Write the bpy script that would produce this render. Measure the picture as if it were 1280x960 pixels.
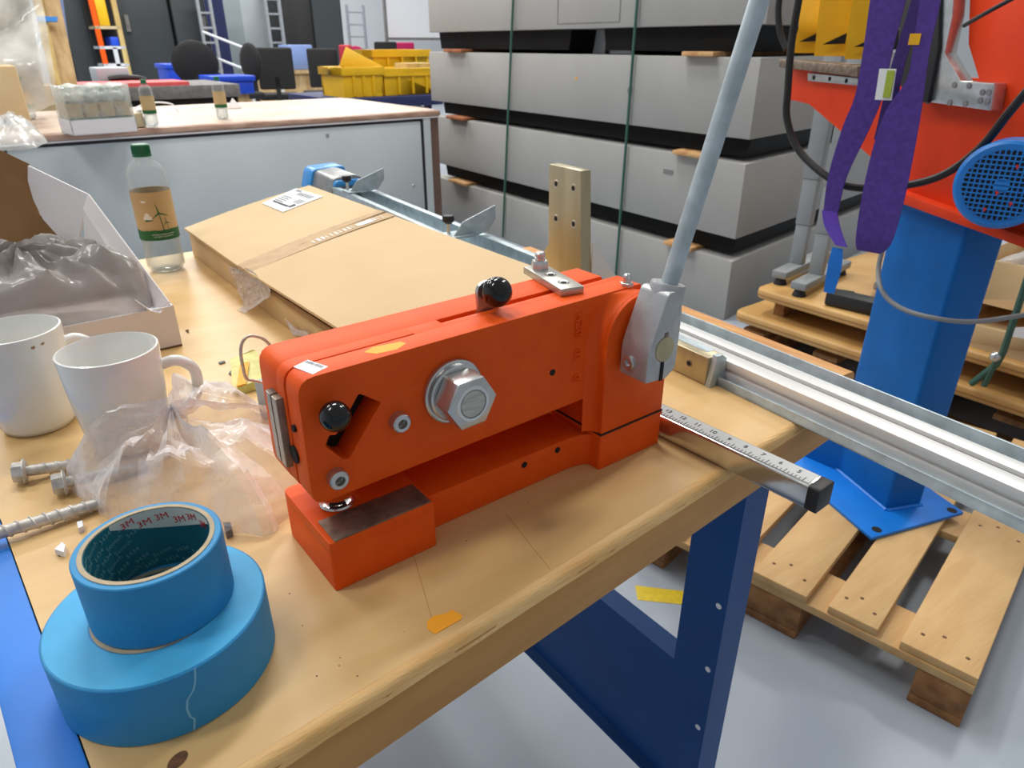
import bpy, bmesh, math, random
from mathutils import Vector, Matrix, noise
from mathutils.geometry import tessellate_polygon
S = bpy.context.scene
for _o in list(bpy.data.objects): bpy.data.objects.remove(_o)
COL = S.collection
PI = math.pi; R_ = math.radians
T = 0.92                                    # bench top height

# ---------------------------------------------------------------- camera, light, exposure
cd = bpy.data.cameras.new('camera'); cam = bpy.data.objects.new('camera', cd); COL.objects.link(cam)
cd.sensor_width = 36; cd.sensor_fit = 'HORIZONTAL'; cd.lens = 868/1280*36; cd.clip_start = .02; cd.clip_end = 200
cam.location = (0, 0, 1.32); cam.rotation_euler = (R_(90-26.088), 0, R_(52.5-90))
S.camera = cam
cd.dof.use_dof = True; cd.dof.focus_distance = .68; cd.dof.aperture_fstop = 13
w = bpy.data.worlds.new('hall_air'); S.world = w; w.use_nodes = True
w.node_tree.nodes['Background'].inputs[0].default_value = (.93, .965, 1, 1)
w.node_tree.nodes['Background'].inputs[1].default_value = .36
def area(name, loc, sx, sy, e, col=(1, .97, .92), rot=(0, 0, 0)):
    l = bpy.data.lights.new(name, 'AREA'); l.shape = 'RECTANGLE'; l.size = sx; l.size_y = sy; l.energy = e; l.color = col
    o = bpy.data.objects.new(name, l); o.location = loc; o.rotation_euler = rot; COL.objects.link(o); return o
# rows of the hall's ceiling luminaires
for i, (x, y, e) in enumerate([(-1.8, 1.4, 70), (-1.2, 4.5, 95), (1.6, 3.2, 125), (4.8, 1.2, 105), (1.9, 7.5, 140), (5.5, 6.5, 130), (8, 3.5, 130), (2, 11, 190), (6, 11, 190), (-1, 9, 150), (3, 15, 220), (7, 15, 220)]):
    area('ceiling_luminaire_lamp', (x, y, 5.6), 1.5, .5, e)
S.view_settings.view_transform = 'Standard'; S.view_settings.look = 'None'; S.view_settings.gamma = 1
S.view_settings.use_curve_mapping = False; S.view_settings.exposure = 0.0

# ---------------------------------------------------------------- materials
def lin(c): return tuple(((v/255)/12.92 if v/255 <= .04045 else ((v/255+.055)/1.055)**2.4) for v in c)
MATS = {}
def M(name, rgb, rough=.5, metal=0, var=.06, vs=18, bump=0, bs=200, stretch=(1, 1, 1), spec=.5, coat=0, rgb2=None, detail=3, contrast=(.35, .65)):
    m = bpy.data.materials.new(name); m.use_nodes = True; nt = m.node_tree; n = nt.nodes; L = nt.links
    b = n['Principled BSDF']; b.inputs['Roughness'].default_value = rough; b.inputs['Metallic'].default_value = metal
    b.inputs['Specular IOR Level'].default_value = spec; b.inputs['Coat Weight'].default_value = coat
    c = lin(rgb); c2 = lin(rgb2) if rgb2 else tuple(v*(1-var*3) for v in c)
    tc = n.new('ShaderNodeTexCoord'); mp = n.new('ShaderNodeMapping'); mp.inputs['Scale'].default_value = stretch
    L.new(tc.outputs['Object'], mp.inputs['Vector'])
    nz = n.new('ShaderNodeTexNoise'); nz.inputs['Scale'].default_value = vs; nz.inputs['Detail'].default_value = detail
    L.new(mp.outputs[0], nz.inputs['Vector'])
    cr = n.new('ShaderNodeValToRGB'); cr.color_ramp.elements[0].position = contrast[0]; cr.color_ramp.elements[1].position = contrast[1]
    cr.color_ramp.elements[0].color = (*c2, 1); cr.color_ramp.elements[1].color = (*c, 1)
    L.new(nz.outputs['Fac'], cr.inputs[0]); L.new(cr.outputs[0], b.inputs['Base Color'])
    if bump:
        nb = n.new('ShaderNodeTexNoise'); nb.inputs['Scale'].default_value = bs; nb.inputs['Detail'].default_value = 2
        L.new(mp.outputs[0], nb.inputs['Vector'])
        bp = n.new('ShaderNodeBump'); bp.inputs['Strength'].default_value = bump; bp.inputs['Distance'].default_value = .002
        L.new(nb.outputs['Fac'], bp.inputs['Height']); L.new(bp.outputs[0], b.inputs['Normal'])
    MATS[name] = m; return m
def clear(name, tint, rough, fac_lo, fac_hi, white=(225, 225, 228), ns=14, bump=.6, bs=30):
    """thin clear film: mostly see-through, with milky streaks and gloss"""
    m = bpy.data.materials.new(name); m.use_nodes = True; nt = m.node_tree; n = nt.nodes; L = nt.links
    b = n['Principled BSDF']; b.inputs['Base Color'].default_value = (*lin(white), 1); b.inputs['Roughness'].default_value = rough
    tr = n.new('ShaderNodeBsdfTransparent'); tr.inputs[0].default_value = (*tint, 1)
    mx = n.new('ShaderNodeMixShader'); nz = n.new('ShaderNodeTexNoise'); nz.inputs['Scale'].default_value = ns; nz.inputs['Detail'].default_value = 4
    tc = n.new('ShaderNodeTexCoord'); L.new(tc.outputs['Object'], nz.inputs['Vector'])
    lw = n.new('ShaderNodeLayerWeight'); lw.inputs[0].default_value = .35
    ad = n.new('ShaderNodeMath'); ad.operation = 'ADD'; L.new(nz.outputs['Fac'], ad.inputs[0]); L.new(lw.outputs['Facing'], ad.inputs[1])
    mr = n.new('ShaderNodeMapRange'); mr.inputs[1].default_value = .4; mr.inputs[2].default_value = 1.35; mr.inputs[3].default_value = fac_lo; mr.inputs[4].default_value = fac_hi
    L.new(ad.outputs[0], mr.inputs[0]); L.new(mr.outputs[0], mx.inputs[0]); L.new(tr.outputs[0], mx.inputs[1]); L.new(b.outputs[0], mx.inputs[2])
    L.new(mx.outputs[0], n['Material Output'].inputs[0])
    if bump:
        nb = n.new('ShaderNodeTexNoise'); nb.inputs['Scale'].default_value = bs; nb.inputs['Detail'].default_value = 3; L.new(tc.outputs['Object'], nb.inputs['Vector'])
        bp = n.new('ShaderNodeBump'); bp.inputs['Strength'].default_value = bump; bp.inputs['Distance'].default_value = .01
        L.new(nb.outputs['Fac'], bp.inputs['Height']); L.new(bp.outputs[0], b.inputs['Normal'])
    MATS[name] = m; return m
M('orange_paint', (238, 90, 16), .5, var=.015, vs=40, bump=.12, bs=900, rgb2=(233, 84, 13), spec=.22)
M('orange_machine', (226, 62, 16), .5, var=.03, vs=6, spec=.25)
M('zinc', (205, 208, 208), .3, .9, var=.05, vs=60)
M('steel', (200, 197, 188), .36, .75, var=.08, vs=50, stretch=(1, 1, 8))
M('worn_steel', (146, 128, 112), .42, .55, var=.15, vs=70, bump=.1)
M('cast_alu', (190, 192, 194), .42, .65, var=.04, vs=80, bump=.08, bs=500)
M('bright_steel', (215, 215, 212), .16, .95, var=.04, vs=40)
M('galvanised', (188, 203, 210), .42, .4, var=.08, vs=45)
M('extrusion', (226, 226, 224), .4, .35, var=.01, vs=20, stretch=(1, .1, 1))
M('plate_steel', (196, 184, 152), .36, .75, var=.08, vs=30, stretch=(1, 1, .15))
M('black_ball', (14, 14, 15), .12, var=0)
M('black_plastic', (24, 24, 26), .5, var=.05)
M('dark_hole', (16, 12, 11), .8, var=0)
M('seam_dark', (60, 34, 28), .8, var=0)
M('bench_top', (214, 178, 122), .42, var=.05, vs=7, stretch=(1, 5, 3), rgb2=(208, 169, 110), detail=5, bump=.03, bs=60)
M('bench_edge', (204, 150, 82), .6, vs=6, stretch=(1.2, 7, 7), rgb2=(192, 137, 72), detail=5, bump=.25, bs=60)
M('knot', (110, 70, 38), .6, vs=120, rgb2=(70, 42, 24))
M('edge_ply', (232, 192, 132), .6, vs=12, stretch=(1, 7, 7), rgb2=(218, 170, 104), bump=.3, bs=60)
M('blue_steel', (22, 76, 142), .42, var=.05, vs=10, spec=.25)
M('blue_bar', (26, 126, 226), .5, var=.05, vs=14)
M('machine_blue', (4, 98, 176), .45, var=.05, vs=8, spec=.25)
M('plate_blue', (8, 122, 222), .42, var=.04, vs=10)
M('motor_blue', (18, 124, 210), .35, var=.04)
M('floor_epoxy', (168, 178, 190), .3, var=.03, vs=2.5, bump=.03, bs=6)
M('pallet_wood', (206, 169, 116), .65, vs=3.5, stretch=(1.2, 7, 7), rgb2=(194, 153, 100), detail=5, bump=.3, bs=30)
M('pallet_block', (158, 112, 66), .75, vs=9, stretch=(3, 3, 3), rgb2=(126, 84, 48), bump=.3, bs=60)
M('cardboard', (210, 182, 140), .75, vs=6, rgb2=(204, 175, 131), stretch=(1, 1, 1), bump=.05)
M('cardboard_dark', (150, 112, 68), .8, var=.05, vs=10)
M('cardboard_edge', (112, 86, 54), .9, var=.1, vs=200)
M('white_card', (226, 220, 220), .7, var=.015, vs=10)
M('white_paper', (236, 238, 242), .6, var=.01)
M('ink', (48, 50, 56), .7, var=0)
M('ink_grey', (128, 130, 138), .7, var=0)
M('porcelain', (232, 232, 228), .18, var=.01, vs=30, coat=.3)
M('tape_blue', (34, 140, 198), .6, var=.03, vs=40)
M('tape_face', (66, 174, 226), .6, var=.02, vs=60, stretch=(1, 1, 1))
M('tape_core', (186, 170, 142), .8, var=.05, vs=90)
M('core_teal', (28, 112, 132), .5, var=.05, vs=40)
M('core_print', (104, 164, 174), .6, var=0)
M('white_print', (220, 225, 220), .6, var=0)
M('red_print', (206, 40, 52), .6, var=0)
M('tear', (120, 186, 222), .6, var=0)
M('sticker_orange', (255, 172, 36), .6, var=.02)
M('bolt_zinc', (216, 212, 205), .42, .3, var=.12, vs=90, bump=.2, bs=300)
M('cap_green', (10, 104, 66), .4, var=.03)
M('label_tan', (194, 164, 116), .6, var=.03)
M('label_green', (18, 96, 48), .6, var=.02)
M('label_white', (224, 220, 210), .6, var=0)
M('stack_grey', (164, 163, 160), .55, var=.025, vs=3)
M('stack_black', (13, 12, 12), .6, var=.1, vs=8, spec=.2)
M('strap_green', (52, 96, 84), .5, var=.05)
M('soft_wood', (206, 164, 112), .7, vs=20, rgb2=(176, 126, 78))
M('dark_wood', (168, 104, 66), .7, vs=20, rgb2=(140, 82, 50))
M('crate_panel', (198, 204, 205), .5, var=.02, vs=2)
M('gasket', (26, 24, 30), .6, var=0)
M('wrap_top', (206, 190, 176), .45, var=.04, vs=3, rgb2=(190, 168, 150))
M('wrap_band', (192, 158, 138), .4, vs=8, stretch=(1, 6, 6), rgb2=(160, 122, 102))
M('brown_side', (120, 92, 80), .6, var=.05, vs=8)
M('cabinet_dark', (52, 58, 62), .5, var=.03, vs=3)
M('cabinet_black', (24, 25, 28), .6, var=.05)
M('wall_white', (206, 210, 216), .7, var=.01, vs=1)
M('wall_grey', (150, 162, 168), .7, var=.01, vs=1)
M('wall_pale', (176, 186, 192), .7, var=.01, vs=1)
M('chair_black', (26, 25, 27), .8, var=.1, vs=30)
M('chair_red', (168, 34, 54), .8, var=.05)
M('chair_magenta', (190, 28, 92), .8, var=.05)
M('crate_yellow', (226, 178, 8), .45, var=.04, vs=5)
M('bin_blue', (24, 74, 208), .45, var=.04)
M('pale_blue', (120, 144, 196), .6, var=.02)
M('plank', (196, 168, 124), .7, vs=4, stretch=(6, 6, .6), rgb2=(170, 138, 92))
M('plank_yellow', (204, 182, 118), .7, vs=4, stretch=(6, 6, .6), rgb2=(178, 148, 92))
M('yellow_paint', (242, 182, 12), .4, var=.03)
M('purple_web', (84, 56, 150), .75, var=.08, vs=90, bump=.2, bs=600)
M('purple_shaded', (62, 40, 118), .75, var=.08, vs=90)  # darker copy of the sling purple, in place of shading between strands
M('purple_glossy', (96, 62, 180), .25, var=.02)
M('cable_black', (22, 22, 22), .5, var=0)
M('cable_grey', (128, 130, 132), .5, var=0)
M('leg_grey', (146, 150, 152), .45, .2, var=.02)
M('desk_top', (206, 164, 100), .45, vs=5, rgb2=(190, 146, 84), bump=.05)
M('desk_edge', (164, 118, 66), .6, var=.05)
M('floor_yellow', (226, 196, 30), .5, var=.05, vs=60)
M('lime', (164, 184, 60), .6, var=.02)
M('silver_tape', (160, 162, 162), .35, .5, var=.1, vs=60, bump=.4, bs=90)
M('blue_film', (56, 152, 226), .35, var=.06)
M('red', (206, 44, 40), .5, var=.02)
M('red_pale', (220, 90, 92), .6, var=.02)
M('navy', (22, 34, 84), .5, var=.05)
M('tan_box', (198, 178, 140), .7, var=.03)
M('ladder_alu', (178, 184, 190), .35, .6, var=.05)
M('pale_yellow', (222, 214, 130), .5, var=.06, vs=90)
M('blue_grey_ptp', (168, 176, 182), .5, var=.03)
M('foam_grey', (126, 124, 124), .8, var=.12, vs=20)
M('tape_sheen', (184, 146, 92), .55, var=.06, vs=60)
M('tape_print', (226, 214, 196), .3, var=.05)
M('scale_grey', (176, 178, 178), .45, .3, var=.02)
M('coffee', (160, 124, 92), .6, var=.02)
M('joint_line', (186, 142, 86), .6, var=.02)
M('batten', (216, 160, 92), .5, vs=10, stretch=(8, 1, 8), rgb2=(196, 132, 66))
M('water', (206, 214, 216), .1, var=.01)
clear('clear_bag', (.97, .97, .97), .16, .10, .9, white=(240, 236, 236), ns=26, bump=.5, bs=44)
clear('pack_film', (.97, .98, .97), .15, .2, .75, white=(220, 222, 216), ns=18, bump=.8, bs=30)
clear('grey_bag', (.80, .78, .76), .2, .45, .92, white=(164, 159, 155), ns=12, bump=.6, bs=18)
clear('film', (.97, .97, .97), .15, .10, .6, white=(220, 222, 220), ns=9, bump=.9, bs=16)
clear('bubble_film', (.95, .93, .92), .15, .3, .8, white=(214, 200, 192), ns=60, bump=.9, bs=120)
clear('tape_clear', (.96, .92, .85), .12, .15, .45, white=(196, 160, 110), ns=60, bump=.3, bs=120)
clear('wrap_film', (.93, .93, .91), .16, .3, .9, white=(226, 224, 216), ns=6, bump=.8, bs=10)
m = clear('pet', (.97, .985, .985), .05, .04, .55, white=(215, 222, 222), ns=8, bump=0)
m = clear('pet_water', (.93, .955, .96), .04, .06, .6, white=(190, 200, 204), ns=12, bump=.2, bs=30)

# ---------------------------------------------------------------- mesh helpers
class MB:
    def __init__(s): s.v = []; s.f = []
    def add(s, V, F):
        o = len(s.v); s.v += [tuple(p) for p in V]; s.f += [tuple(i+o for i in f) for f in F]; return s
    def box(s, c, d, rz=0, mat=None):
        x, y, z = d[0]/2, d[1]/2, d[2]/2; q = Matrix.Rotation(rz, 3, 'Z') if mat is None else mat
        V = [Vector(c)+q@Vector((i*x, j*y, k*z)) for k in (-1, 1) for j in (-1, 1) for i in (-1, 1)]
        return s.add(V, [(0, 2, 3, 1), (4, 5, 7, 6), (0, 1, 5, 4), (2, 6, 7, 3), (0, 4, 6, 2), (1, 3, 7, 5)])
    def bb(s, x0, x1, y0, y1, z0, z1): return s.box(((x0+x1)/2, (y0+y1)/2, (z0+z1)/2), (x1-x0, y1-y0, z1-z0))
    def prism(s, pts, fn, d0, d1, holes=()):
        """polygon pts (2D, with holes) swept between fn(p, d0) and fn(p, d1)"""
        loops = [list(pts)]+[list(h) for h in holes]
        tri = tessellate_polygon([[Vector((p[0], p[1], 0)) for p in l] for l in loops]) if (holes or len(pts) > 4) else None
        flat = [p for l in loops for p in l]; n = len(flat)
        V = [fn(p, d0) for p in flat]+[fn(p, d1) for p in flat]; F = []
        if tri is None: F += [tuple(range(n)), tuple(range(2*n-1, n-1, -1))]
        else: F += [tuple(t) for t in tri]+[tuple(i+n for i in reversed(t)) for t in tri]
        k = 0
        for l in loops:
            m_ = len(l)
            for i in range(m_): F.append((k+i, k+(i+1) % m_, k+(i+1) % m_+n, k+i+n))
            k += m_
        return s.add(V, F)
    def xz(s, pts, y0, y1, holes=()): return s.prism(pts, lambda p, d: (p[0], d, p[1]), y0, y1, holes)
    def yz(s, pts, x0, x1, holes=()): return s.prism(pts, lambda p, d: (d, p[0], p[1]), x0, x1, holes)
    def xy(s, pts, z0, z1, holes=()): return s.prism(pts, lambda p, d: (p[0], p[1], d), z0, z1, holes)
    def sheet(s, pts, t):
        """3D polygon with thickness t along its normal"""
        P = [Vector(p) for p in pts]; n = Vector((0, 0, 0))
        for i in range(len(P)):
            a, b = P[i], P[(i+1) % len(P)]
            n += Vector(((a.y-b.y)*(a.z+b.z), (a.z-b.z)*(a.x+b.x), (a.x-b.x)*(a.y+b.y)))
        n.normalize(); ex = (P[1]-P[0]).normalized(); ey = n.cross(ex); o = P[0]
        q = [((p-o).dot(ex), (p-o).dot(ey)) for p in P]; hh = [(p-o).dot(n) for p in P]
        loc = {}
        k = len(P); V = [p for p in P]+[p+n*t for p in P]
        tri = tessellate_polygon([[Vector((a, b, 0)) for a, b in q]]) if k > 4 else [tuple(range(k))]
        F = [tuple(f) for f in tri]+[tuple(i+k for i in reversed(f)) for f in tri]
        F += [(i, (i+1) % k, (i+1) % k+k, i+k) for i in range(k)]
        return s.add(V, F)
    def lathe(s, prof, o=(0, 0, 0), ax=(0, 0, 1), n=32, closed=False, arc=None):
        q = Vector(ax).to_track_quat('Z', 'Y'); o = Vector(o); V = []; F = []; m_ = len(prof)
        for i in range(n):
            a = 2*PI*i/n
            for r, z in prof: V.append(o+q@Vector((r*math.cos(a), r*math.sin(a), z)))
        for i in range(n):
            j = (i+1) % n
            for k in range(m_ if closed else m_-1):
                l = (k+1) % m_
                if prof[k][0] < 1e-7 and prof[l][0] < 1e-7: continue
                if prof[k][0] < 1e-7: F.append((i*m_+k, j*m_+l, i*m_+l))
                elif prof[l][0] < 1e-7: F.append((i*m_+k, j*m_+k, i*m_+l))
                else: F.append((i*m_+k, j*m_+k, j*m_+l, i*m_+l))
        return s.add(V, F)
    def cyl(s, a, b, r, n=20, r2=None):
        a = Vector(a); b = Vector(b); h = (b-a).length
        return s.lathe([(0, 0), (r, 0), (r2 or r, h), (0, h)], a, b-a, n)
    def hexa(s, a, b, r, rot=0): 
        a = Vector(a); b = Vector(b); h = (b-a).length
        return s.lathe([(0, 0), (r, 0), (r, h*.86), (r*.9, h), (0, h)], a, b-a, 6)
    def tube(s, path, r, n=10, closed=False):
        P = [Vector(p) for p in path]; k = len(P); V = []; F = []; up = None
        for i, p in enumerate(P):
            if closed: t = P[(i+1) % k]-P[i-1]
            else: t = (P[min(i+1, k-1)]-P[max(i-1, 0)])
            t.normalize()
            if up is None: up = t.orthogonal().normalized()
            else: up = (up-t*up.dot(t)).normalized()
            sd = t.cross(up)
            rr = r[i] if isinstance(r, (list, tuple)) else r
            for j in range(n): a = 2*PI*j/n; V.append(p+up*(rr*math.cos(a))+sd*(rr*math.sin(a)))
        for i in range(k if closed else k-1):
            for j in range(n): F.append((i*n+j, i*n+(j+1) % n, ((i+1) % k)*n+(j+1) % n, ((i+1) % k)*n+j))
        if not closed: F += [tuple(range(n-1, -1, -1)), tuple(range((k-1)*n, k*n))]
        return s.add(V, F)
    def ribbon(s, path, width, t=.004):
        """path of (point, width direction[, half-width scale])"""
        V = []; F = []; k = len(path); P = [Vector(p[0]) for p in path]
        for i, it in enumerate(path):
            d = Vector(it[1]).normalized()*width/2*(it[2] if len(it) > 2 else 1)
            tg = P[min(i+1, k-1)]-P[max(i-1, 0)]; nn = tg.cross(d).normalized()*t/2; p = P[i]
            V += [p-d-nn, p+d-nn, p+d+nn, p-d+nn]
        for i in range(k-1):
            for j in range(4): F.append((i*4+j, i*4+(j+1) % 4, i*4+4+(j+1) % 4, i*4+4+j))
        F += [(3, 2, 1, 0), (4*k-4, 4*k-3, 4*k-2, 4*k-1)]
        return s.add(V, F)
    def ball(s, c, r, n=24, sc=(1, 1, 1)):
        V = []; F = []; c = Vector(c); m_ = n//2
        for i in range(m_+1):
            ph = PI*i/m_
            for j in range(n): a = 2*PI*j/n; V.append(c+Vector((r*math.sin(ph)*math.cos(a)*sc[0], r*math.sin(ph)*math.sin(a)*sc[1], r*math.cos(ph)*sc[2])))
        for i in range(m_):
            for j in range(n): F.append((i*n+j, (i+1)*n+j, (i+1)*n+(j+1) % n, i*n+(j+1) % n))
        return s.add(V, F)
    def xf(s, fn): s.v = [tuple(fn(Vector(p))) for p in s.v]; return s
ORG = {}
def obj(name, mb, mat, parent=None, bevel=0, ang=35, seg=2):
    o0 = ORG.get(parent.name, Vector((0, 0, 0))) if parent else Vector((0, 0, 0))
    me = bpy.data.meshes.new(name)
    bm = bmesh.new(); vs = [bm.verts.new(Vector(p)-o0) for p in mb.v]
    for f in mb.f:
        if len(set(f)) > 2:
            try: bm.faces.new([vs[i] for i in f])
            except ValueError: pass
    bmesh.ops.remove_doubles(bm, verts=bm.verts, dist=1e-6)
    bmesh.ops.recalc_face_normals(bm, faces=bm.faces)
    if bevel:
        bmesh.ops.dissolve_limit(bm, angle_limit=R_(1), verts=bm.verts, edges=bm.edges)
        es = [e for e in bm.edges if len(e.link_faces) == 2 and e.calc_face_angle(0) > R_(28)]
        bmesh.ops.bevel(bm, geom=es, offset=bevel, segments=seg, profile=.5, affect='EDGES', clamp_overlap=True)
    bm.to_mesh(me); bm.free()
    me.polygons.foreach_set('use_smooth', [True]*len(me.polygons)); me.set_sharp_from_angle(angle=R_(ang))
    me.materials.append(MATS[mat] if isinstance(mat, str) else mat)
    o = bpy.data.objects.new(name, me); COL.objects.link(o)
    if parent: o.parent = parent
    ORG[o.name] = o0
    return o
def tag(o, label, cat, group=None):
    o['label'] = label; o['category'] = cat
    if group: o['group'] = group
    return o
def thing(name, label, cat, loc=(0, 0, 0), group=None):
    o = bpy.data.objects.new(name, None); COL.objects.link(o); o.location = loc; o.empty_display_size = .05
    ORG[o.name] = Vector(loc); return tag(o, label, cat, group)
def solo(name, mb, mat, label, cat, group=None, bevel=0, ang=35, seg=2):
    """a thing that is one mesh, its origin at the middle of its base"""
    xs, ys, zs = zip(*mb.v); L = Vector(((min(xs)+max(xs))/2, (min(ys)+max(ys))/2, min(zs)))
    mb.xf(lambda p: p-L); o = obj(name, mb, mat, None, bevel, ang, seg); o.location = L; ORG[o.name] = L
    return tag(o, label, cat, group)
def struct(name, mb, mat):
    o = obj(name, mb, mat); o['kind'] = 'structure'; return o
def dup(root, loc, rz=0, label=None, sc=1):
    r = root.copy(); COL.objects.link(r); r.location = loc; r.rotation_euler = (0, 0, rz); r.scale = (sc, sc, sc)
    if label: r['label'] = label
    for ch in list(root.children):
        c = ch.copy(); COL.objects.link(c); c.parent = r
        for g in list(ch.children):
            d = g.copy(); COL.objects.link(d); d.parent = c
    return r
def text(body, size, ext=.0004):
    cu = bpy.data.curves.new('writing', 'FONT'); cu.body = body; cu.size = size; cu.extrude = ext; cu.align_x = 'CENTER'; cu.align_y = 'CENTER'; cu.resolution_u = 2
    ob = bpy.data.objects.new('writing', cu); me = ob.to_mesh()
    mb = MB(); mb.add([v.co.copy() for v in me.vertices], [tuple(p.vertices) for p in me.polygons])
    ob.to_mesh_clear(); bpy.data.objects.remove(ob); bpy.data.curves.remove(cu); return mb
def onto(mb, o, ex, ey, ez):
    o = Vector(o); ex = Vector(ex).normalized(); ey = Vector(ey).normalized(); ez = Vector(ez).normalized()
    return mb.xf(lambda p: o+ex*p.x+ey*p.y+ez*p.z)
def round_poly(pts, r, n=4):
    out = []; k = len(pts)
    for i in range(k):
        p = Vector(pts[i]); a = Vector(pts[i-1]); b = Vector(pts[(i+1) % k]); rr = r[i] if isinstance(r, (list, tuple)) else r
        if rr <= 0: out.append(tuple(p)); continue
        da = (a-p).normalized(); db = (b-p).normalized(); d = min(rr, (a-p).length*.49, (b-p).length*.49)
        A = p+da*d; B = p+db*d
        for j in range(n+1):
            t = j/n; out.append(tuple(A*(1-t)**2+p*2*t*(1-t)+B*t*t))
    return out
def circ(cx, cy, r, n=20, a0=0): return [(cx+r*math.cos(a0+2*PI*i/n), cy+r*math.sin(a0+2*PI*i/n)) for i in range(n)]
def smooth(pts, n=6):
    P = [Vector(p) for p in pts]; out = []
    for i in range(len(P)-1):
        a = P[max(i-1, 0)]; b = P[i]; c = P[i+1]; d = P[min(i+2, len(P)-1)]
        for j in range(n):
            t = j/n; out.append(.5*((2*b)+(c-a)*t+(2*a-5*b+4*c-d)*t*t+(3*b-a-3*c+d)*t**3))
    out.append(P[-1]); return out
def fold(p, k): 
    a = noise.noise(Vector(p)*k); return 1-abs(a)*2

# ---------------------------------------------------------------- the setting
f = MB(); f.box((6, 7, -.05), (30, 32, .1)); struct('floor', f, 'floor_epoxy')
f = MB(); f.box((6, 19, 3), (30, .2, 6)); struct('wall_back', f, 'wall_white')
f = MB(); f.box((-6, 7, 3), (.2, 26, 6)); struct('wall_left', f, 'wall_white')
f = MB(); f.box((19, 7, 3), (.2, 26, 6)); struct('wall_right', f, 'wall_white')

# ---------------------------------------------------------------- workbench
def fy(x): return .315+.0634*(x-.049)                  # front edge
def lx(y): return -.036-.0696*(y-.387)                 # left edge
def rx(y): return .815+.077*(y-.364)                   # right edge
bench = thing('workbench', 'wooden topped workbench with worn front edge and blue steel legs', 'workbench', (.4, .9, 0))
BK = 1.58
f = MB(); ins = .0115
f.xy([(lx(.33)+.001, fy(lx(.33))+ins), (rx(.364), fy(rx(.364))+ins), (rx(BK), BK), (lx(BK), BK)], T-.056, T)
obj('bench_top', f, 'bench_top', bench)
# worn, rounded front edge: layered strips with an uneven lip
random.seed(4)
f = MB(); N = 90; xs = [lx(.31)+(rx(.364)-lx(.31))*i/N for i in range(N+1)]; V = []; sec = 7
for i, x in enumerate(xs):
    wv = noise.noise(Vector((x*16, 0, 0)))*.35+noise.noise(Vector((x*60, 3, 0)))*.22
    dd = .0082+.0045*wv
    for k, (d, z) in enumerate([(ins+.001, 0.0), (dd+.002, -.0002), (dd*.72, -.0014), (dd*.4, -.004), (.0018+.001*wv, -.0075), (.0, -.0115-.004*wv), (ins+.001, -.0115-.004*wv)]):
        V.append((x, fy(x)+d, T+z))
F = []
for i in range(N):
    for k in range(sec): F.append((i*sec+k, i*sec+(k+1) % sec, (i+1)*sec+(k+1) % sec, (i+1)*sec+k))
F += [tuple(range(sec)), tuple(range(N*sec+sec-1, N*sec-1, -1))]
f.add(V, F); e = obj('worn_edge', f, 'edge_ply', bench, ang=50); e['label'] = 'splintered pale edge strip along the bench front'
f = MB(); f.xy([(lx(.31), fy(lx(.31))+.0012), (rx(.364), fy(rx(.364))+.0012), (rx(.364), fy(rx(.364))+ins), (lx(.31), fy(lx(.31))+ins)], T-.058, T-.0075)
obj('front_board', f, 'bench_edge', bench, bevel=.0015)
# plywood joints across the top, and knots
for (x0, y0, x1, y1) in [(.222, .43, .196, .358), (.322, .43, .305, .345)]:
    f = MB(); f.xy([(x0, y0), (x0+.0007, y0), (x1+.0007, y1), (x1, y1)], T-.001, T+.0001); obj('joint', f, 'joint_line', bench)
for (px, py, a, b, rz) in [(.0085, .3525, .007, .0048, .5), (-.012, .545, .006, .0035, .3), (-.02, .62, .004, .0025, 1)]:
    f = MB(); f.xy([(px+a*math.cos(t)*math.cos(rz)-b*math.sin(t)*math.sin(rz), py+a*math.cos(t)*math.sin(rz)+b*math.sin(t)*math.cos(rz)) for t in [k*PI/8 for k in range(16)]], T-.001, T+.0001)
    obj('wood_knot', f, 'knot', bench)
f = MB(); f.xy([(lx(.29)-.0005, .29), (lx(BK)-.0005, BK), (lx(BK)-.0345, BK), (lx(.29)-.0345, .29)], T-.045, T-.0015); obj('end_bar', f, 'blue_bar', bench, bevel=.001)
f = MB(); f.lathe([(0, 0), (.0045, 0), (.0045, .001), (.003, .0016), (0, .0018)], (-.0455, .3735, T-.0015), n=16); obj('screw', f, 'zinc', bench)
def leg(x, y, sx=1):
    f = MB(); t = .003
    f.xy([(x, y), (x+.05*sx, y), (x+.05*sx, y+t), (x+t*sx, y+t), (x+t*sx, y+.068), (x+.03*sx, y+.068), (x+.03*sx, y+.071), (x, y+.071)], 0, T-.058)
    return f
for (x, y, s) in [(.66, .385, 1), (.70, 1.43, 1), (.06, .372, -1), (.0, 1.43, -1)]:
    l = obj('leg', leg(x, y, s), 'blue_steel', bench)
    if y < 1:
        for z in (.632, .512, .39, .27, .15):
            g = MB(); g.cyl((x-.0008*s, y+.012, z), (x+.001*s, y+.012, z), .0045, 12); obj('bolt_hole', g, 'white_paper', l)
for (x, s) in [(.661, 1), (.05, -1)]:
    f = MB()
    f.xz([(x, .218), (x, .48), (x+.035*s, .48), (x+.035*s, .477), (x+.003*s, .477), (x+.003*s, .221), (x-.016*s, .214), (x-.016*s, .211)], .4565, 1.43); obj('side_stretcher', f, 'blue_steel', bench)

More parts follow.
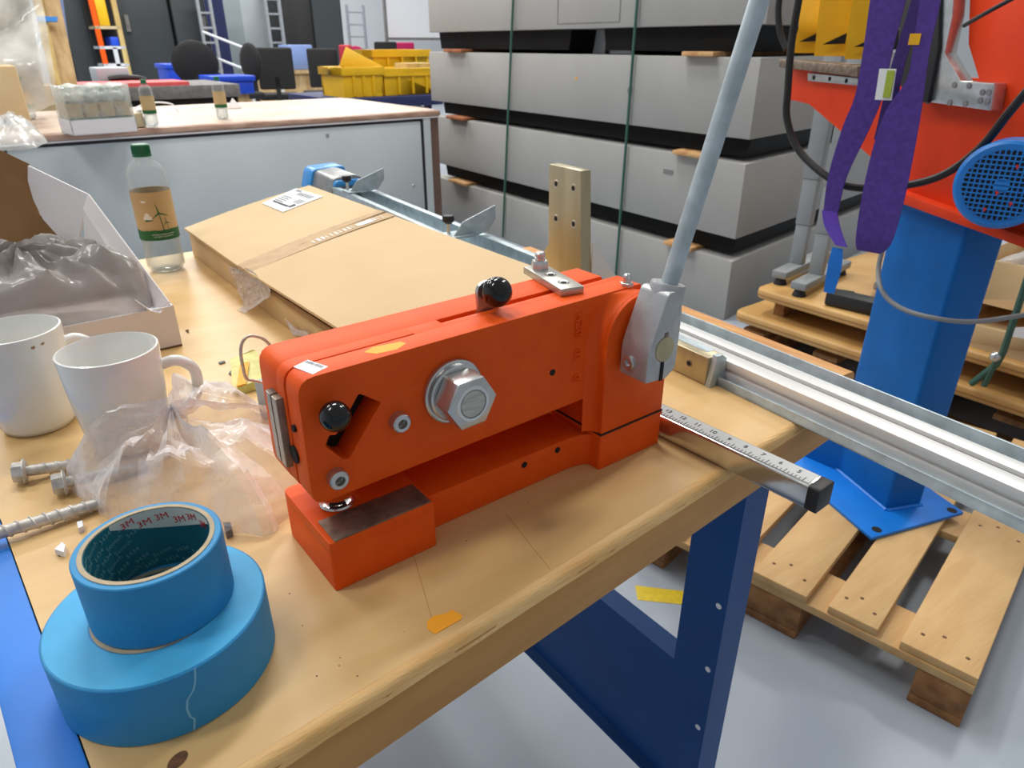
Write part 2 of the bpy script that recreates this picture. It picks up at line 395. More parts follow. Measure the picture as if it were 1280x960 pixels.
# ---------------------------------------------------------------- orange lever punch
pr = thing('lever_press', 'orange hand lever punching press standing on the workbench', 'press', (.34, .48, T))
def Z(z): return T+z
f = MB()                                                # base: foot, bar, rear foot as one casting
f.xy(round_poly([(.150, .430), (.2465, .430), (.2465, .452), (.425, .452), (.444, .447), (.444, .430), (.537, .430), (.537, .527), (.149, .527)], [.003, .003, .004, .03, .006, .003, .004, .004, .008]), Z(0), Z(.037))
f.xy(round_poly([(.150, .430), (.2465, .430), (.2465, .527), (.149, .527)], [.003, .003, .003, .008]), Z(.036), Z(.048))
f.bb(.444, .537, .430, .527, Z(.036), Z(.041))
base = obj('base', f, 'orange_paint', pr, bevel=.0016)
f = MB(); f.bb(.1545, .243, .4305, .4625, Z(.0478), Z(.0492)); obj('wear_plate', f, 'worn_steel', base, bevel=.0004)
f = MB(); f.lathe([(.0, -.001), (.0135, -.001), (.0150, .0015), (.0138, .0028), (.009, .0022), (.006, .0005), (0, .0004)], (.179, .4785, Z(.048)), n=32); obj('die', f, 'bright_steel', base)
for (x, z) in [(.362, .028), (.405, .029)]:
    f = MB(); f.cyl((x, .4514, Z(z)), (x, .455, Z(z)), .0033, 12); obj('screw_hole', f, 'dark_hole', base)
f = MB(); f.tube([(.1505+.0, .466+.007*math.cos(t), Z(.026)+.007*math.sin(t)) for t in [PI*(.55-1.1*k/8) for k in range(9)]], .0006, 6); obj('cast_arc', f, 'seam_dark', base)
f = MB(); f.cyl((.2, .528, Z(.048)), (.2, .49, Z(.11)), .01, 6); f.v = []; f.f = []
f.bb(.196, .236, .492, .522, Z(.047), Z(.085)); obj('ram_block', f, 'orange_paint', pr, bevel=.002)
f = MB(); f.cyl((.179, .4785, Z(.05)), (.179, .4785, Z(.058)), .0062, 20); obj('punch_pin', f, 'seam_dark', pr)
f = MB(); f.cyl((.179, .4785, Z(.057)), (.179, .4785, Z(.08)), .013, 24); obj('punch_holder', f, 'orange_paint', pr)
# front plate with the diagonal window
f = MB()
outer = round_poly([(.149, Z(.184)), (.505, Z(.187)), (.505, Z(.082)), (.1475, Z(.0755))], [.014, .004, .004, .013])
win = round_poly([(.1955, Z(.160)), (.2135, Z(.1465)), (.205, Z(.137)), (.1815, Z(.1065)), (.1765, Z(.108)), (.1638, Z(.1245)), (.168, Z(.133)), (.1735, Z(.131))][::-1], [.002]*8, 3)
f.xz(outer, .447, .4715, [win]); front = obj('front_plate', f, 'orange_paint', pr, bevel=.0022)
f = MB()                                                # rear plate, spacer
f.xz(round_poly([(.148, Z(.184)), (.492, Z(.187)), (.492, Z(.082)), (.1465, Z(.0755))], [.014, .004, .004, .013]), .4885, .526)
rear = obj('rear_plate', f, 'orange_paint', pr, bevel=.0014)
f = MB(); f.xz(round_poly([(.148, Z(.1839)), (.262, Z(.1849)), (.262, Z(.09)), (.147, Z(.0757))], [.014, .0, .004, .013]), .4735, .489)
f.xz([(.261, Z(.1848)), (.292, Z(.1851)), (.292, Z(.09)), (.261, Z(.09))], .4705, .489); obj('spacer', f, 'orange_paint', pr, bevel=.0006)
f = MB(); f.xz([(.29, Z(.185)), (.505, Z(.1869)), (.505, Z(.083)), (.29, Z(.083))], .4705, .4805); obj('inner_land', f, 'orange_paint', pr, bevel=.0006)
f = MB(); f.bb(.292, .5, .4805, .4885, Z(.083), Z(.165)); obj('slot_shade_block', f, 'seam_dark', pr)  # dark block standing for the shade down in the open slot
f = MB(); f.bb(.158, .222, .4718, .4728, Z(.098), Z(.168)); obj('window_shade_sheet', f, 'dark_hole', pr)  # dark sheet painting the shade inside the window
f = MB(); f.bb(.24, .44, .505, .5255, Z(.036), Z(.084)); obj('shading_web', f, 'orange_paint', pr)  # added wall, put in to darken the throat above the base bar
# column and round boss
f = MB(); f.bb(.4445, .5365, .4305, .526, Z(.0422), Z(.138)); f.bb(.4445, .53, .447, .5, Z(.11), Z(.165))
obj('column', f, 'orange_paint', pr, bevel=.002)
f = MB(); bo = [(.4449, Z(.12)), (.5361, Z(.12))]+[(.4905+.0456*math.cos(t), Z(.138)+.0456*math.sin(t)) for t in [PI*k/20 for k in range(21)]]
f.xz(bo, .4306, .452); obj('boss', f, 'orange_paint', pr, bevel=.0015)
f = MB()                                                # cast fillet between plate and boss
n = 14; V = []; F = []
arc = [(.4447, Z(.0425)), (.4447, Z(.083))]+[(.4905-.0458*math.cos(t), Z(.138)+.0458*math.sin(t)) for t in [PI*.5*k/n for k in range(n+1)]]
for (x, z) in arc:
    d = Vector((x-.4905, 0, max(z-Z(.138), 0))); d.normalize()
    for k in range(6):
        s = k/5*PI/2; q = .012
        V.append((x+d.x*q*(1-math.cos(s)) if False else x+d.x*q*(1-math.sin(s)), .4468-q*(1-math.cos(s)) if False else .447-q*(1-math.cos(s)), min(z+d.z*q*(1-math.sin(s)), Z(.1852))))
for i in range(len(arc)-1):
    for k in range(5): F.append((i*6+k, i*6+k+1, (i+1)*6+k+1, (i+1)*6+k))
f.add(V, F); obj('fillet', f, 'orange_paint', pr, ang=60)
f = MB(); f.bb(.444, .5368, .4299, .5272, Z(.0408), Z(.0424)); obj('seam', f, 'seam_dark', pr)
# spindle: washer, nut, stud
c = (.279, Z(.1375))
f = MB(); f.lathe([(.014, 0), (.0275, 0), (.0285, .001), (.0285, .0045), (.0272, .0055), (.014, .0055)], (c[0], .447, c[1]), (0, -1, 0), 48); obj('washer', f, 'zinc', pr)
f = MB(); f.lathe([(.0235, 0), (.0252, .0022), (.0235, .0035), (.013, .0035)], (c[0], .4415, c[1]), (0, -1, 0), 40); obj('collar', f, 'zinc', pr)
f = MB(); hx = [(c[0]+.0245*math.cos(PI/3*k+.03), c[1]+.0245*math.sin(PI/3*k+.03)) for k in range(6)]
f.xz(hx, .438, .4155); nut = obj('hex_nut', f, 'zinc', pr, bevel=.0018)
f = MB(); f.lathe([(.0, .0), (.0128, 0), (.0128, .0), (.0115, .002), (0, .002)], (c[0], .4165, c[1]), (0, -1, 0), 32); obj('stud', f, 'steel', pr)
f = MB(); f.lathe([(.0128, 0), (.016, 0), (.0155, .0006), (.0128, .0006)], (c[0], .4156, c[1]), (0, -1, 0), 32); obj('nut_face', f, 'bright_steel', nut)
# socket screws
for (x, z) in [(.226, Z(.1265)), (.1685, Z(.0955))]:
    f = MB(); f.lathe([(0, 0), (.008, 0), (.008, .008), (.007, .009), (.0042, .009), (.0042, .004), (0, .004)], (x, .447, z), (0, -1, 0), 28); s_ = obj('socket_screw', f, 'zinc', pr)
    f = MB(); f.hexa((x, .4435, z), (x, .443, z), .0042); f.xf(lambda p: p); f.cyl((x, .4432, z), (x, .4428, z), .0038, 6); obj('hex_socket', f, 'worn_steel', s_)
f = MB(); f.cyl((.391, .4465, Z(.122)), (.391, .45, Z(.122)), .0033, 12); obj('screw_hole', f, 'dark_hole', pr)
# ball knob in the window
f = MB(); f.ball((.168, .4305, Z(.1565)), .0117, 32); kb = obj('ball_knob', f, 'black_ball', pr)
f = MB(); f.cyl((.1685, .441, Z(.1565)), (.183, .478, Z(.145)), .004, 12); obj('knob_shaft', f, 'zinc', kb)
# indicator bars on the end
for y in (.4835, .4955):
    f = MB(); f.bb(.1425, .153, y-.005, y+.005, Z(.097), Z(.1585)); obj('guide_bar', f, 'worn_steel', pr, bevel=.0005)
    f = MB(); f.bb(.1418, .1427, y-.0045, y+.0045, Z(.0975), Z(.158)); obj('bar_face_lit', f, 'steel', pr)  # lighter steel on the outer side only, standing for its reflection
for (y, z, r) in [(.4625, .139, .003), (.4705, .112, .0075)]:
    f = MB(); f.cyl((.1462, y, Z(z)), (.15, y, Z(z)), r, 14); obj('end_hole', f, 'dark_hole', pr)
# top: slot tab with knob, link bar with nut, breather screw
f = MB(); f.xz(round_poly([(.333, Z(.176)), (.354, Z(.176)), (.3565, Z(.212)), (.331, Z(.212))], [.002, .002, .0145, .0145], 8), (.4825), .4865); tb = obj('slot_tab', f, 'zinc', pr, bevel=.0008)
f = MB(); f.ball((.3435, .469, Z(.205)), .0135, 32); obj('ball_knob', f, 'black_ball', tb)
d = Vector((-.018, -.078, 0)).normalized(); s = Vector((-d.y, d.x, 0)); cc = Vector((.4365, .503, Z(.1902)))
mt = Matrix((s, -d, (0, 0, 1))).transposed()
f = MB(); f.box(cc, (.025, .082, .0075), mat=mt); lb = obj('link_bar', f, 'steel', pr, bevel=.0008)
for k in (-.004, .023):
    p = cc+d*k; f = MB(); f.lathe([(0, 0), (.0033, 0), (.0055, .0004), (.0062, .0004), (.0062, 0)], (p.x, p.y, Z(.1939)), n=20); h_ = obj('counterbore', f, 'bright_steel', lb)
    f = MB(); f.cyl((p.x, p.y, Z(.1935)), (p.x, p.y, Z(.1944)), .003, 14); obj('bore', f, 'dark_hole', lb)
p = cc-d*.028; f = MB(); f.hexa((p.x, p.y, Z(.1938)), (p.x, p.y, Z(.2023)), .009); obj('lock_nut', f, 'zinc', lb)
f = MB(); f.lathe([(0, 0), (.0052, 0), (.0052, .003), (.0045, .0035), (.0052, .004), (.0052, .007), (.004, .0085), (0, .0085)], (p.x, p.y, Z(.2023)), n=20); obj('stud_end', f, 'zinc', lb)
f = MB(); q = (.489, .452); f.hexa((*q, Z(.186)), (*q, Z(.190)), .0065); f.cyl((*q, Z(.19)), (*q, Z(.195)), .0042, 14); f.ball((*q, Z(.195)), .0042, 12); obj('grease_nipple', f, 'zinc', pr)
# labels
f = MB(); f.sheet([(.157, .472, Z(.1842)), (.1705, .4775, Z(.1843)), (.1775, .456, Z(.1844)), (.163, .4505, Z(.1843))], .0005); st = obj('paper_label', f, 'white_paper', pr)
f = onto(text('2HP0 0F32', .0042, .0001), (.1705, .4655, Z(.185)), (.35, -1, 0), (1, .35, 0), (0, 0, 1)); obj('label_writing', f, 'ink_grey', st)
f = MB(); f.sheet([(.2105, .4635, Z(.1847)), (.2205, .4685, Z(.1848)), (.243, .4645, Z(.185)), (.2455, .459, Z(.185)), (.2335, .4525, Z(.1849)), (.217, .455, Z(.1847))], .0007); obj('orange_sticker', f, 'sticker_orange', pr)
# raised casting marks, read from the top down
for body, z in [('HZ0/', .162), ('01', .132), ('0/', .107)]:
    f = onto(text(body, .0125, .0016), (.421, .4472, Z(z)), (0, 0, -1), (1, 0, 0), (0, -1, 0)); obj('cast_mark', f, 'orange_paint', pr)
# lever: clamp hub, shaft end, handle tube
f = MB(); hub = round_poly([(.459, Z(.111)), (.4875, Z(.1085)), (.5005, Z(.117)), (.5015, Z(.172)), (.4985, Z(.194)), (.4805, Z(.198)), (.4665, Z(.162)), (.459, Z(.142))], [.002, .001, .004, .006, .006, .006, .012, .008])
f.xz(hub, .3905, .4255); hb = obj('lever_hub', f, 'cast_alu', pr, bevel=.003)
f = MB(); f.lathe([(0, -.062), (.0165, -.062), (.0178, -.03), (.0168, .006), (.0158, .0085), (0, .0085)], (.4955, .4075, Z(.191)), (.23, -.02, 1), 32); obj('hub_neck', f, 'cast_alu', hb)
f = MB(); f.lathe([(0, 0), (.0125, 0), (.0125, .0012), (.0118, .002), (0, .002)], (.4805, .3908, Z(.1415)), (0, -1, 0), 32); obj('shaft_end', f, 'plate_steel', hb)
f = MB(); f.bb(.4775, .4815, .3896, .42, Z(.1095), Z(.131)); obj('clamp_slit', f, 'dark_hole', hb)
f = MB(); f.bb(.4795, .4835, .3896, .395, Z(.153), Z(.158)); obj('key', f, 'worn_steel', hb)
f = MB(); f.lathe([(0, 0), (.0072, 0), (.0072, .0022), (.006, .003), (.0036, .003), (.0036, .001), (0, .001)], (.4595, .4135, Z(.1255)), (-1, 0, 0), 24); obj('clamp_screw', f, 'zinc', hb)
f = MB(); a = Vector((.4965, .4065, Z(.195))); dv = Vector((.0575, -.0155, .235)).normalized()
f.cyl(a, a+dv*.5, .0082, 24); hd = obj('handle_tube', f, 'galvanised', pr)
f = MB(); nn = dv.cross(Vector((1, .4, 0))).normalized(); f.tube([a+nn*.0078+Vector((-.001, -.002, 0))+dv*k*.1 for k in range(6)], .0014, 6); obj('tube_seam', f, 'galvanised', hd)

# ---------------------------------------------------------------- measuring rail beside the press
AA = Vector((.705, .474, T)); UU = Vector((.077, .997, 0)).normalized(); NN = Vector((.997, -.077, 0)).normalized()
def Rl(o, u, z): return AA+NN*o+UU*u+Vector((0, 0, z))
rail = thing('measuring_rail', 'long galvanised rail with aluminium profile running behind the orange press', 'rail', tuple(Rl(.04, .3, 0)))
def rp(mb, poly, u0, u1): return mb.prism(poly, lambda p, d: tuple(Rl(p[0], d, p[1])), u0, u1)
f = MB(); rp(f, [(0, 0), (.083, 0), (.083, .04), (.079, .04), (.079, .003), (.003, .003), (.003, .013), (0, .013)], -.95, .03)
rp(f, [(0, 0), (.083, 0), (.083, .04), (.079, .04), (.079, .003), (.0035, .003), (.0035, .037), (.014, .037), (.014, .04), (0, .04)], .03, .2)
rp(f, [(0, 0), (.083, 0), (.083, .04), (.068, .04), (.068, .037), (.0795, .037), (.0795, .003), (.0035, .003), (.0035, .037), (.014, .037), (.014, .04), (0, .04)], .2, 1.62)
ch = obj('channel', f, 'galvanised', rail, bevel=.0006)
f = MB(); px = [(.014, .0035), (.068, .0035), (.068, .032), (.0475, .032), (.0475, .027), (.0375, .027), (.0375, .032), (.014, .032), (.014, .0215), (.019, .0215), (.019, .0165), (.014, .0165)]
rp(f, px, -.95, .2); obj('aluminium_profile', f, 'extrusion', rail, bevel=.0007)
f = MB(); rp(f, [(.038, .0265), (.047, .0265), (.047, .0275), (.038, .0275)], -.95, .2); obj('slot_floor', f, 'foam_grey', rail)
f = MB(); rp(f, [(-.0135, .001), (.0135, .001), (.0135, .0395), (-.0135, .0395)], .016, .125); bl = obj('clamp_block', f, 'plate_steel', rail, bevel=.0012)
f = MB(); rp(f, [(-.0135, -.0), (-.006, .043), (.004, .043), (.0135, .036), (.0135, 0)], .008, .016); obj('end_tab', f, 'galvanised', bl, bevel=.0008)
p = Rl(-.0136, .046, .021); f = MB(); f.lathe([(0, .0003), (.0028, .0003), (.0045, .0008), (.0052, .0003), (.0052, 0)], p, -NN, 20); obj('screw_hole', f, 'worn_steel', bl)
p = Rl(-.0142, .046, .021); f = MB(); f.cyl(p, p-NN*.0004, .003, 14); obj('bore', f, 'dark_hole', bl)
# upright stop plate with four holes
f = MB(); f.prism(round_poly([(.284, .03), (.425, .03), (.425, .066), (.388, .102), (.391, .2305), (.311, .2305), (.300, .088), (.295, .03)][::1], [0]*8), lambda p, d: tuple(Rl(d, p[0], p[1])), .001, .021)
sp = obj('stop_plate', f, 'plate_steel', rail, bevel=.0012)
for (u, z) in [(.371, .203), (.327, .203), (.369, .149), (.323, .149)]:
    p = Rl(.0012, u, z); f = MB(); f.lathe([(.0032, .0002), (.006, .0006), (.0066, .0001)], p, -NN, 20); obj('countersink', f, 'steel', sp)
    p = Rl(.0022, u, z); f = MB(); f.cyl(p, p-NN*.0018, .0038, 14); obj('hole', f, 'dark_hole', sp)
f = MB(); f.sheet([Rl(.021, .296, .122), Rl(.083, .296, .048), Rl(.083, .296, .041), Rl(.021, .296, .041)], .005); obj('gusset', f, 'extrusion', rail, bevel=.0006)
# two sliding stops with black thumb screws
for (u, k) in [(.735, 1), (1.31, 1)]:
    f = MB(); rp(f, [(-.002, .041), (.05, .041), (.05, .045), (-.002, .045)], u-.02, u+.03); b_ = obj('stop_bracket', f, 'galvanised', rail, bevel=.0006)
    f = MB(); f.sheet([Rl(.006, u-.012, .045), Rl(.028, u-.012, .072), Rl(.105, u-.014, .098), Rl(.106, u-.014, .07), Rl(.086, u-.014, .045), Rl(.04, u-.012, .037)], .003); obj('stop_flag', f, 'galvanised', rail, bevel=.0006)
    f = MB(); p = Rl(.010, u+.018, .045); f.cyl(p, p+Vector((0, 0, .02)), .004, 12); t_ = obj('thumb_screw', f, 'zinc', rail)
    f = MB(); p = p+Vector((0, 0, .02)); f.lathe([(0, 0), (.007, 0), (.008, .002), (.0125, .005), (.0125, .014), (.011, .017), (0, .018)], p, n=20); obj('thumb_knob', f, 'black_plastic', t_)
# taped far end
f = MB(); rp(f, round_poly([(-.012, .0), (.096, .0), (.092, .058), (.07, .068), (.006, .062)], .012, 4), 1.42, 1.6); obj('tape_sleeve', f, 'silver_tape', rail, bevel=.004)
f = MB(); rp(f, round_poly([(-.02, .0), (.106, .0), (.102, .07), (.0, .066)], .016, 4), 1.58, 1.66); obj('blue_wrapping', f, 'blue_film', rail, bevel=.006)
f = MB(); rp(f, round_poly([(.0, .041), (.088, .041), (.083, .056), (.008, .056)], .006, 3), 1.405, 1.425); obj('blue_lining', f, 'blue_film', rail, bevel=.001)
f = MB(); rp(f, round_poly([(.095, .0005), (.128, .0005), (.132, .02), (.128, .03), (.1, .03)], [.002, .01, .012, .006, .002], 4), -.098, .62)
solo('wooden_batten', f, 'batten', 'rounded wooden batten lying along the far side of the metal rail', 'batten', bevel=.001)

# ---------------------------------------------------------------- ruler bar
rb = thing('ruler_bar', 'chromed square bar with printed ruler scale and black end cap, poking past bench', 'ruler', (.56, .35, T))
e = Vector((.552, .25, 0)); du = Vector((-.037, .997, 0)).normalized(); dn = Vector((du.y, -du.x, 0)); e = e+dn*.0005
def Rb(o, u, z): return Vector((e.x, e.y, T))+dn*o+du*u+Vector((0, 0, z))
f = MB(); f.prism(round_poly([(0, .001), (.027, .001), (.027, .027), (0, .027)], .003, 4), lambda p, d: tuple(Rb(p[0], d, p[1])), .012, .30); obj('bar', f, 'bright_steel', rb)
f = MB(); f.prism(round_poly([(-.0004, .0005), (.0274, .0005), (.0274, .0274), (-.0004, .0274)], .0035, 4), lambda p, d: tuple(Rb(p[0], d, p[1])), 0, .012); obj('end_cap', f, 'black_plastic', rb, bevel=.001)
f = MB(); f.prism([(.004, .0268), (.024, .0268), (.024, .0274), (.004, .0274)], lambda p, d: tuple(Rb(p[0], d, p[1])), .014, .29); obj('scale_strip', f, 'scale_grey', rb)
f = MB()
for i in range(66):
    u = .02+i*.004; L_ = .007 if i % 5 == 0 else .004
    a = Rb(.004, u, .0275); f.sheet([a, a+dn*L_, a+dn*L_+du*.0006, a+du*.0006], .0002)
o_ = obj('scale_ticks', f, 'ink', rb); o_['kind'] = 'stuff'
for i in range(13):
    f = onto(text(str(i+5), .0085, .0001), Rb(.0155, .03+i*.02, .0276), -du, dn, (0, 0, 1)); obj('scale_number', f, 'ink', rb)

# ---------------------------------------------------------------- tape rolls
def tape(name, label, c, R, r, h, z):
    t = thing(name, label, 'tape', (c[0], c[1], z), 'rolls of blue tape')
    f = MB(); f.lathe([(r+.003, 0), (R-.0008, 0), (R, .0008), (R, h-.0008), (R-.0008, h), (r+.003, h)], (c[0], c[1], z), n=72, closed=True); ro = obj('tape_roll', f, 'tape_blue', t)
    if R-r > .01:
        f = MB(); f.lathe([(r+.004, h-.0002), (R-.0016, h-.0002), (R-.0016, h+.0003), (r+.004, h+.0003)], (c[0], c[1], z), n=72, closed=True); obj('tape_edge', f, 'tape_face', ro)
    f = MB(); f.lathe([(r, 0), (r+.003, 0), (r+.003, h+.0006), (r, h+.0006)], (c[0], c[1], z), n=72, closed=True); co = obj('core', f, 'tape_core', t)
    f = MB(); f.lathe([(r-.0004, .0004), (r, .0004), (r, h-.0002), (r-.0004, h-.0002)], (c[0], c[1], z), n=72, closed=True); obj('core_lining', f, 'core_teal', co)
    return t, ro, co
c1 = (.027, .438); c2 = (.0325, .4428)
t1, ro1, co1 = tape('tape_roll', 'wide full roll of blue masking tape lying underneath the small roll', c1, .0705, .0385, .05, T)
f = MB(); wv = [(.30, .05), (.27, .041), (.22, .034), (.12, .028), (.09, .021), (.10, .014), (.14, .010), (.10, .001)]
a0 = math.atan2(.3555-c1[1], .021-c1[0])
f.ribbon([((c1[0]+.0707*math.cos(a0-.06+s*.7), c1[1]+.0707*math.sin(a0-.06+s*.7), T+z), (-math.sin(a0), math.cos(a0), 0)) for s, z in wv], .0013, .0003); obj('tear_line', f, 'tear', ro1)
t2, ro2, co2 = tape('tape_roll', 'small nearly used up blue tape roll standing on the wide roll', c2, .0461, .0388, .05, T+.0506)
def bend(mb, c, r, a, z, rot=0):
    """lay flat writing on the inside of a cylinder"""
    cr, sr = math.cos(rot), math.sin(rot)
    def g(p):
        x, y = p.x*cr-p.y*sr, p.x*sr+p.y*cr
        return Vector((c[0]+(r-p.z)*math.cos(a-x/r), c[1]+(r-p.z)*math.sin(a-x/r), z+y))
    return mb.xf(g)
random.seed(7)
words = ['3434', 'Scotch', '3434', '3434', 'Scotch']
f = MB(); k = 0
for row in range(6):
    for i in range(13):
        a = R_(25)+i*R_(21)+row*.13
        if row > 3-2.2*math.cos(a-R_(78)) and row > 1 and abs(a-R_(62)) < .6: continue
        g = bend(text(words[(k+row) % 5], .0052, .0001), c2, .0379, a, T+.0506+.0052+row*.0078, .32); f.v, f.f = (f.add(g.v, g.f).v, f.f); k += 1
o_ = obj('core_writing', f, 'core_print', co2); o_['kind'] = 'stuff'
f = MB(); V = []; F = []; n = 20
for i in range(n+1):                                   # pale printed strip along the upper inside rim
    s = i/n; a = R_(118)-s*R_(125); hgt = .016*math.sin(PI*min(1, .06+s*.94))+.0005
    for z in (.0502-hgt, .0502): V.append((c2[0]+.0378*math.cos(a), c2[1]+.0378*math.sin(a), T+.0506+z))
for i in range(n): F.append((2*i, 2*i+1, 2*i+3, 2*i+2))
f.add(V, F); obj('leader_strip', f, 'white_print', co2)
for i, a in enumerate([100, 84, 66, 48, 32, 14]):
    f = bend(text('3M', .0075, .0001), c2, .0376, R_(a), T+.0506+.0462-.003*(i % 2)-.0028*math.sin(PI*(118-a)/125), .2); obj('red_mark', f, 'red_print', co2)

# ---------------------------------------------------------------- mugs
def mug(label, c, ha, k):
    t = thing('mug', label, 'mug', (c[0], c[1], T), 'white mugs')
    f = MB(); f.lathe([(r, z*k) for r, z in [(0, .006), (.030, .006), (.036, .012), (.0425, .05), (.0455, .093), (.047, .0955), (.0488, .095), (.0492, .0925), (.0465, .055), (.0425, .02), (.0395, .007), (.036, .001), (.032, 0), (.030, .002), (0, .002)]], (c[0], c[1], T), n=64); obj('body', f, 'porcelain', t, ang=60)
    d = Vector((math.cos(ha), math.sin(ha), 0)); o = Vector((c[0], c[1], T))
    f = MB(); f.tube(smooth([o+d*r+Vector((0, 0, z*1.04)) for r, z in [(.044, .081), (.062, .083), (.077, .070), (.076, .044), (.059, .027), (.040, .026)]], 5), .0062, 12); obj('handle', f, 'porcelain', t, ang=60)
    return t
mug('white mug beside the crumpled plastic bag, handle pointing to the box', (.071, .79), R_(-8), 1.19)
m1 = mug('white mug with brown drips under its rim, at picture edge', (-.005, .903), R_(20), 1.24)
for (a, z, r) in [(-72, .108, .003), (-60, .1095, .0036), (-46, .111, .003)]:
    f = MB(); f.lathe([(0, .0005), (r*.7, .0004), (r, 0)], (-.005+.0484*math.cos(R_(a)), .903+.0484*math.sin(R_(a)), T+z), (math.cos(R_(a)), math.sin(R_(a)), 0), 10); obj('coffee_drip', f, 'coffee', m1)

# ---------------------------------------------------------------- concrete screws
def bolt(label, a, b, thread_from):
    a = Vector(a); b = Vector(b); d = (b-a).normalized(); t = thing('concrete_screw', label, 'bolt', tuple((a+b)/2*1-Vector((0, 0, .006))), 'zinc concrete screws on the bench')
    f = MB(); f.cyl(a+d*.012, b, .0056, 16); sh = obj('shank', f, 'bolt_zinc', t)
    f = MB(); f.hexa(a+d*.0095, a, .0102); f.xf(lambda p: p); obj('hex_head', f, 'bolt_zinc', t)
    f = MB(); f.lathe([(0, 0), (.0128, 0), (.0130, .001), (.011, .0032), (0, .0032)], a+d*.0092, d, 28); obj('flange', f, 'bolt_zinc', t)
    L_ = (b-a).length; u = d.orthogonal().normalized(); v = d.cross(u); P = []
    s = thread_from; k = 0
    while s < L_-.002: P.append(a+d*s+u*math.cos(k)*.0058+v*math.sin(k)*.0058); s += .0105/14; k += 2*PI/14
    f = MB(); f.tube(P, .0011, 5); obj('thread', f, 'bolt_zinc', sh)
    return t
bolt('hex head concrete screw farthest from the tape, head at picture edge', (-.041, .771, T+.0132), (.014, .763, T+.0066), .026)
bolt('hex head concrete screw with its shank tip under the plastic bag', (-.012, .722, T+.0132), (.07, .716, T+.007), .05)
bolt('threaded concrete screw nearest the tape rolls, head out of frame', (-.108, .668, T+.0132), (.022, .671, T+.0066), .03)

# ---------------------------------------------------------------- crumpled plastic
def crumple(outline, zb, h, seed, nr=26, na=110, amp=.012, ctr=None, pw=2.2):
    """thin crumpled film: domed sheet over an outline with sharp folds running out from its gathers"""
    k = len(outline); cx = sum(p[0] for p in outline)/k; cy = sum(p[1] for p in outline)/k
    if ctr: cx, cy = ctr
    V = []; F = []
    per = [0]
    for i in range(k): per.append(per[-1]+math.dist(outline[i], outline[(i+1) % k]))
    def at(s):
        s = (s % 1)*per[-1]
        for i in range(k):
            if s <= per[i+1]:
                t = (s-per[i])/(per[i+1]-per[i]); a = outline[i]; b = outline[(i+1) % k]; return (a[0]+(b[0]-a[0])*t, a[1]+(b[1]-a[1])*t)
        return outline[0]
    for i in range(nr+1):
        r = i/nr
        for j in range(na):
            ex, ey = at(j/na); x = cx+(ex-cx)*r; y = cy+(ey-cy)*r
            dome = (1-r**pw)**.8
            nz = fold((x+seed, y, 0), 11)*.5+fold((x, y+seed, .3), 24)*.38+fold((x+seed, y, .9), 60)*.12
            star = noise.noise(Vector((math.cos(2*PI*j/na)*4+seed, math.sin(2*PI*j/na)*4, r*.7)))
            z = zb+max(.0008, h*dome*(.72+.38*nz)+amp*dome*star+amp*.5*nz*(1-dome)*(r < .97)*.6+.001)
            V.append((x+noise.noise(Vector((x*40, y*40, seed)))*.004, y+noise.noise(Vector((x*40, y*40, seed+5)))*.004, z))
    for i in range(nr):
        for j in range(na): F.append((i*na+j, i*na+(j+1) % na, (i+1)*na+(j+1) % na, (i+1)*na+j))
    f = MB(); f.add(V, F); return f
f = crumple([(.012, .765), (-.002, .735), (.012, .69), (.022, .65), (.06, .60), (.10, .56), (.128, .535), (.142, .535), (.145, .55), (.19, .555), (.215, .60), (.22, .66), (.21, .74), (.2, .82), (.17, .87), (.145, .855), (.138, .82), (.128, .77), (.112, .735), (.08, .725), (.045, .735)], T, .072, 2.3, ctr=(.10, .675), nr=26, na=96, amp=.03, pw=2.8)
solo('plastic_bag', f, 'clear_bag', 'crumpled clear plastic bag lying between mugs and orange press', 'bag', ang=14)

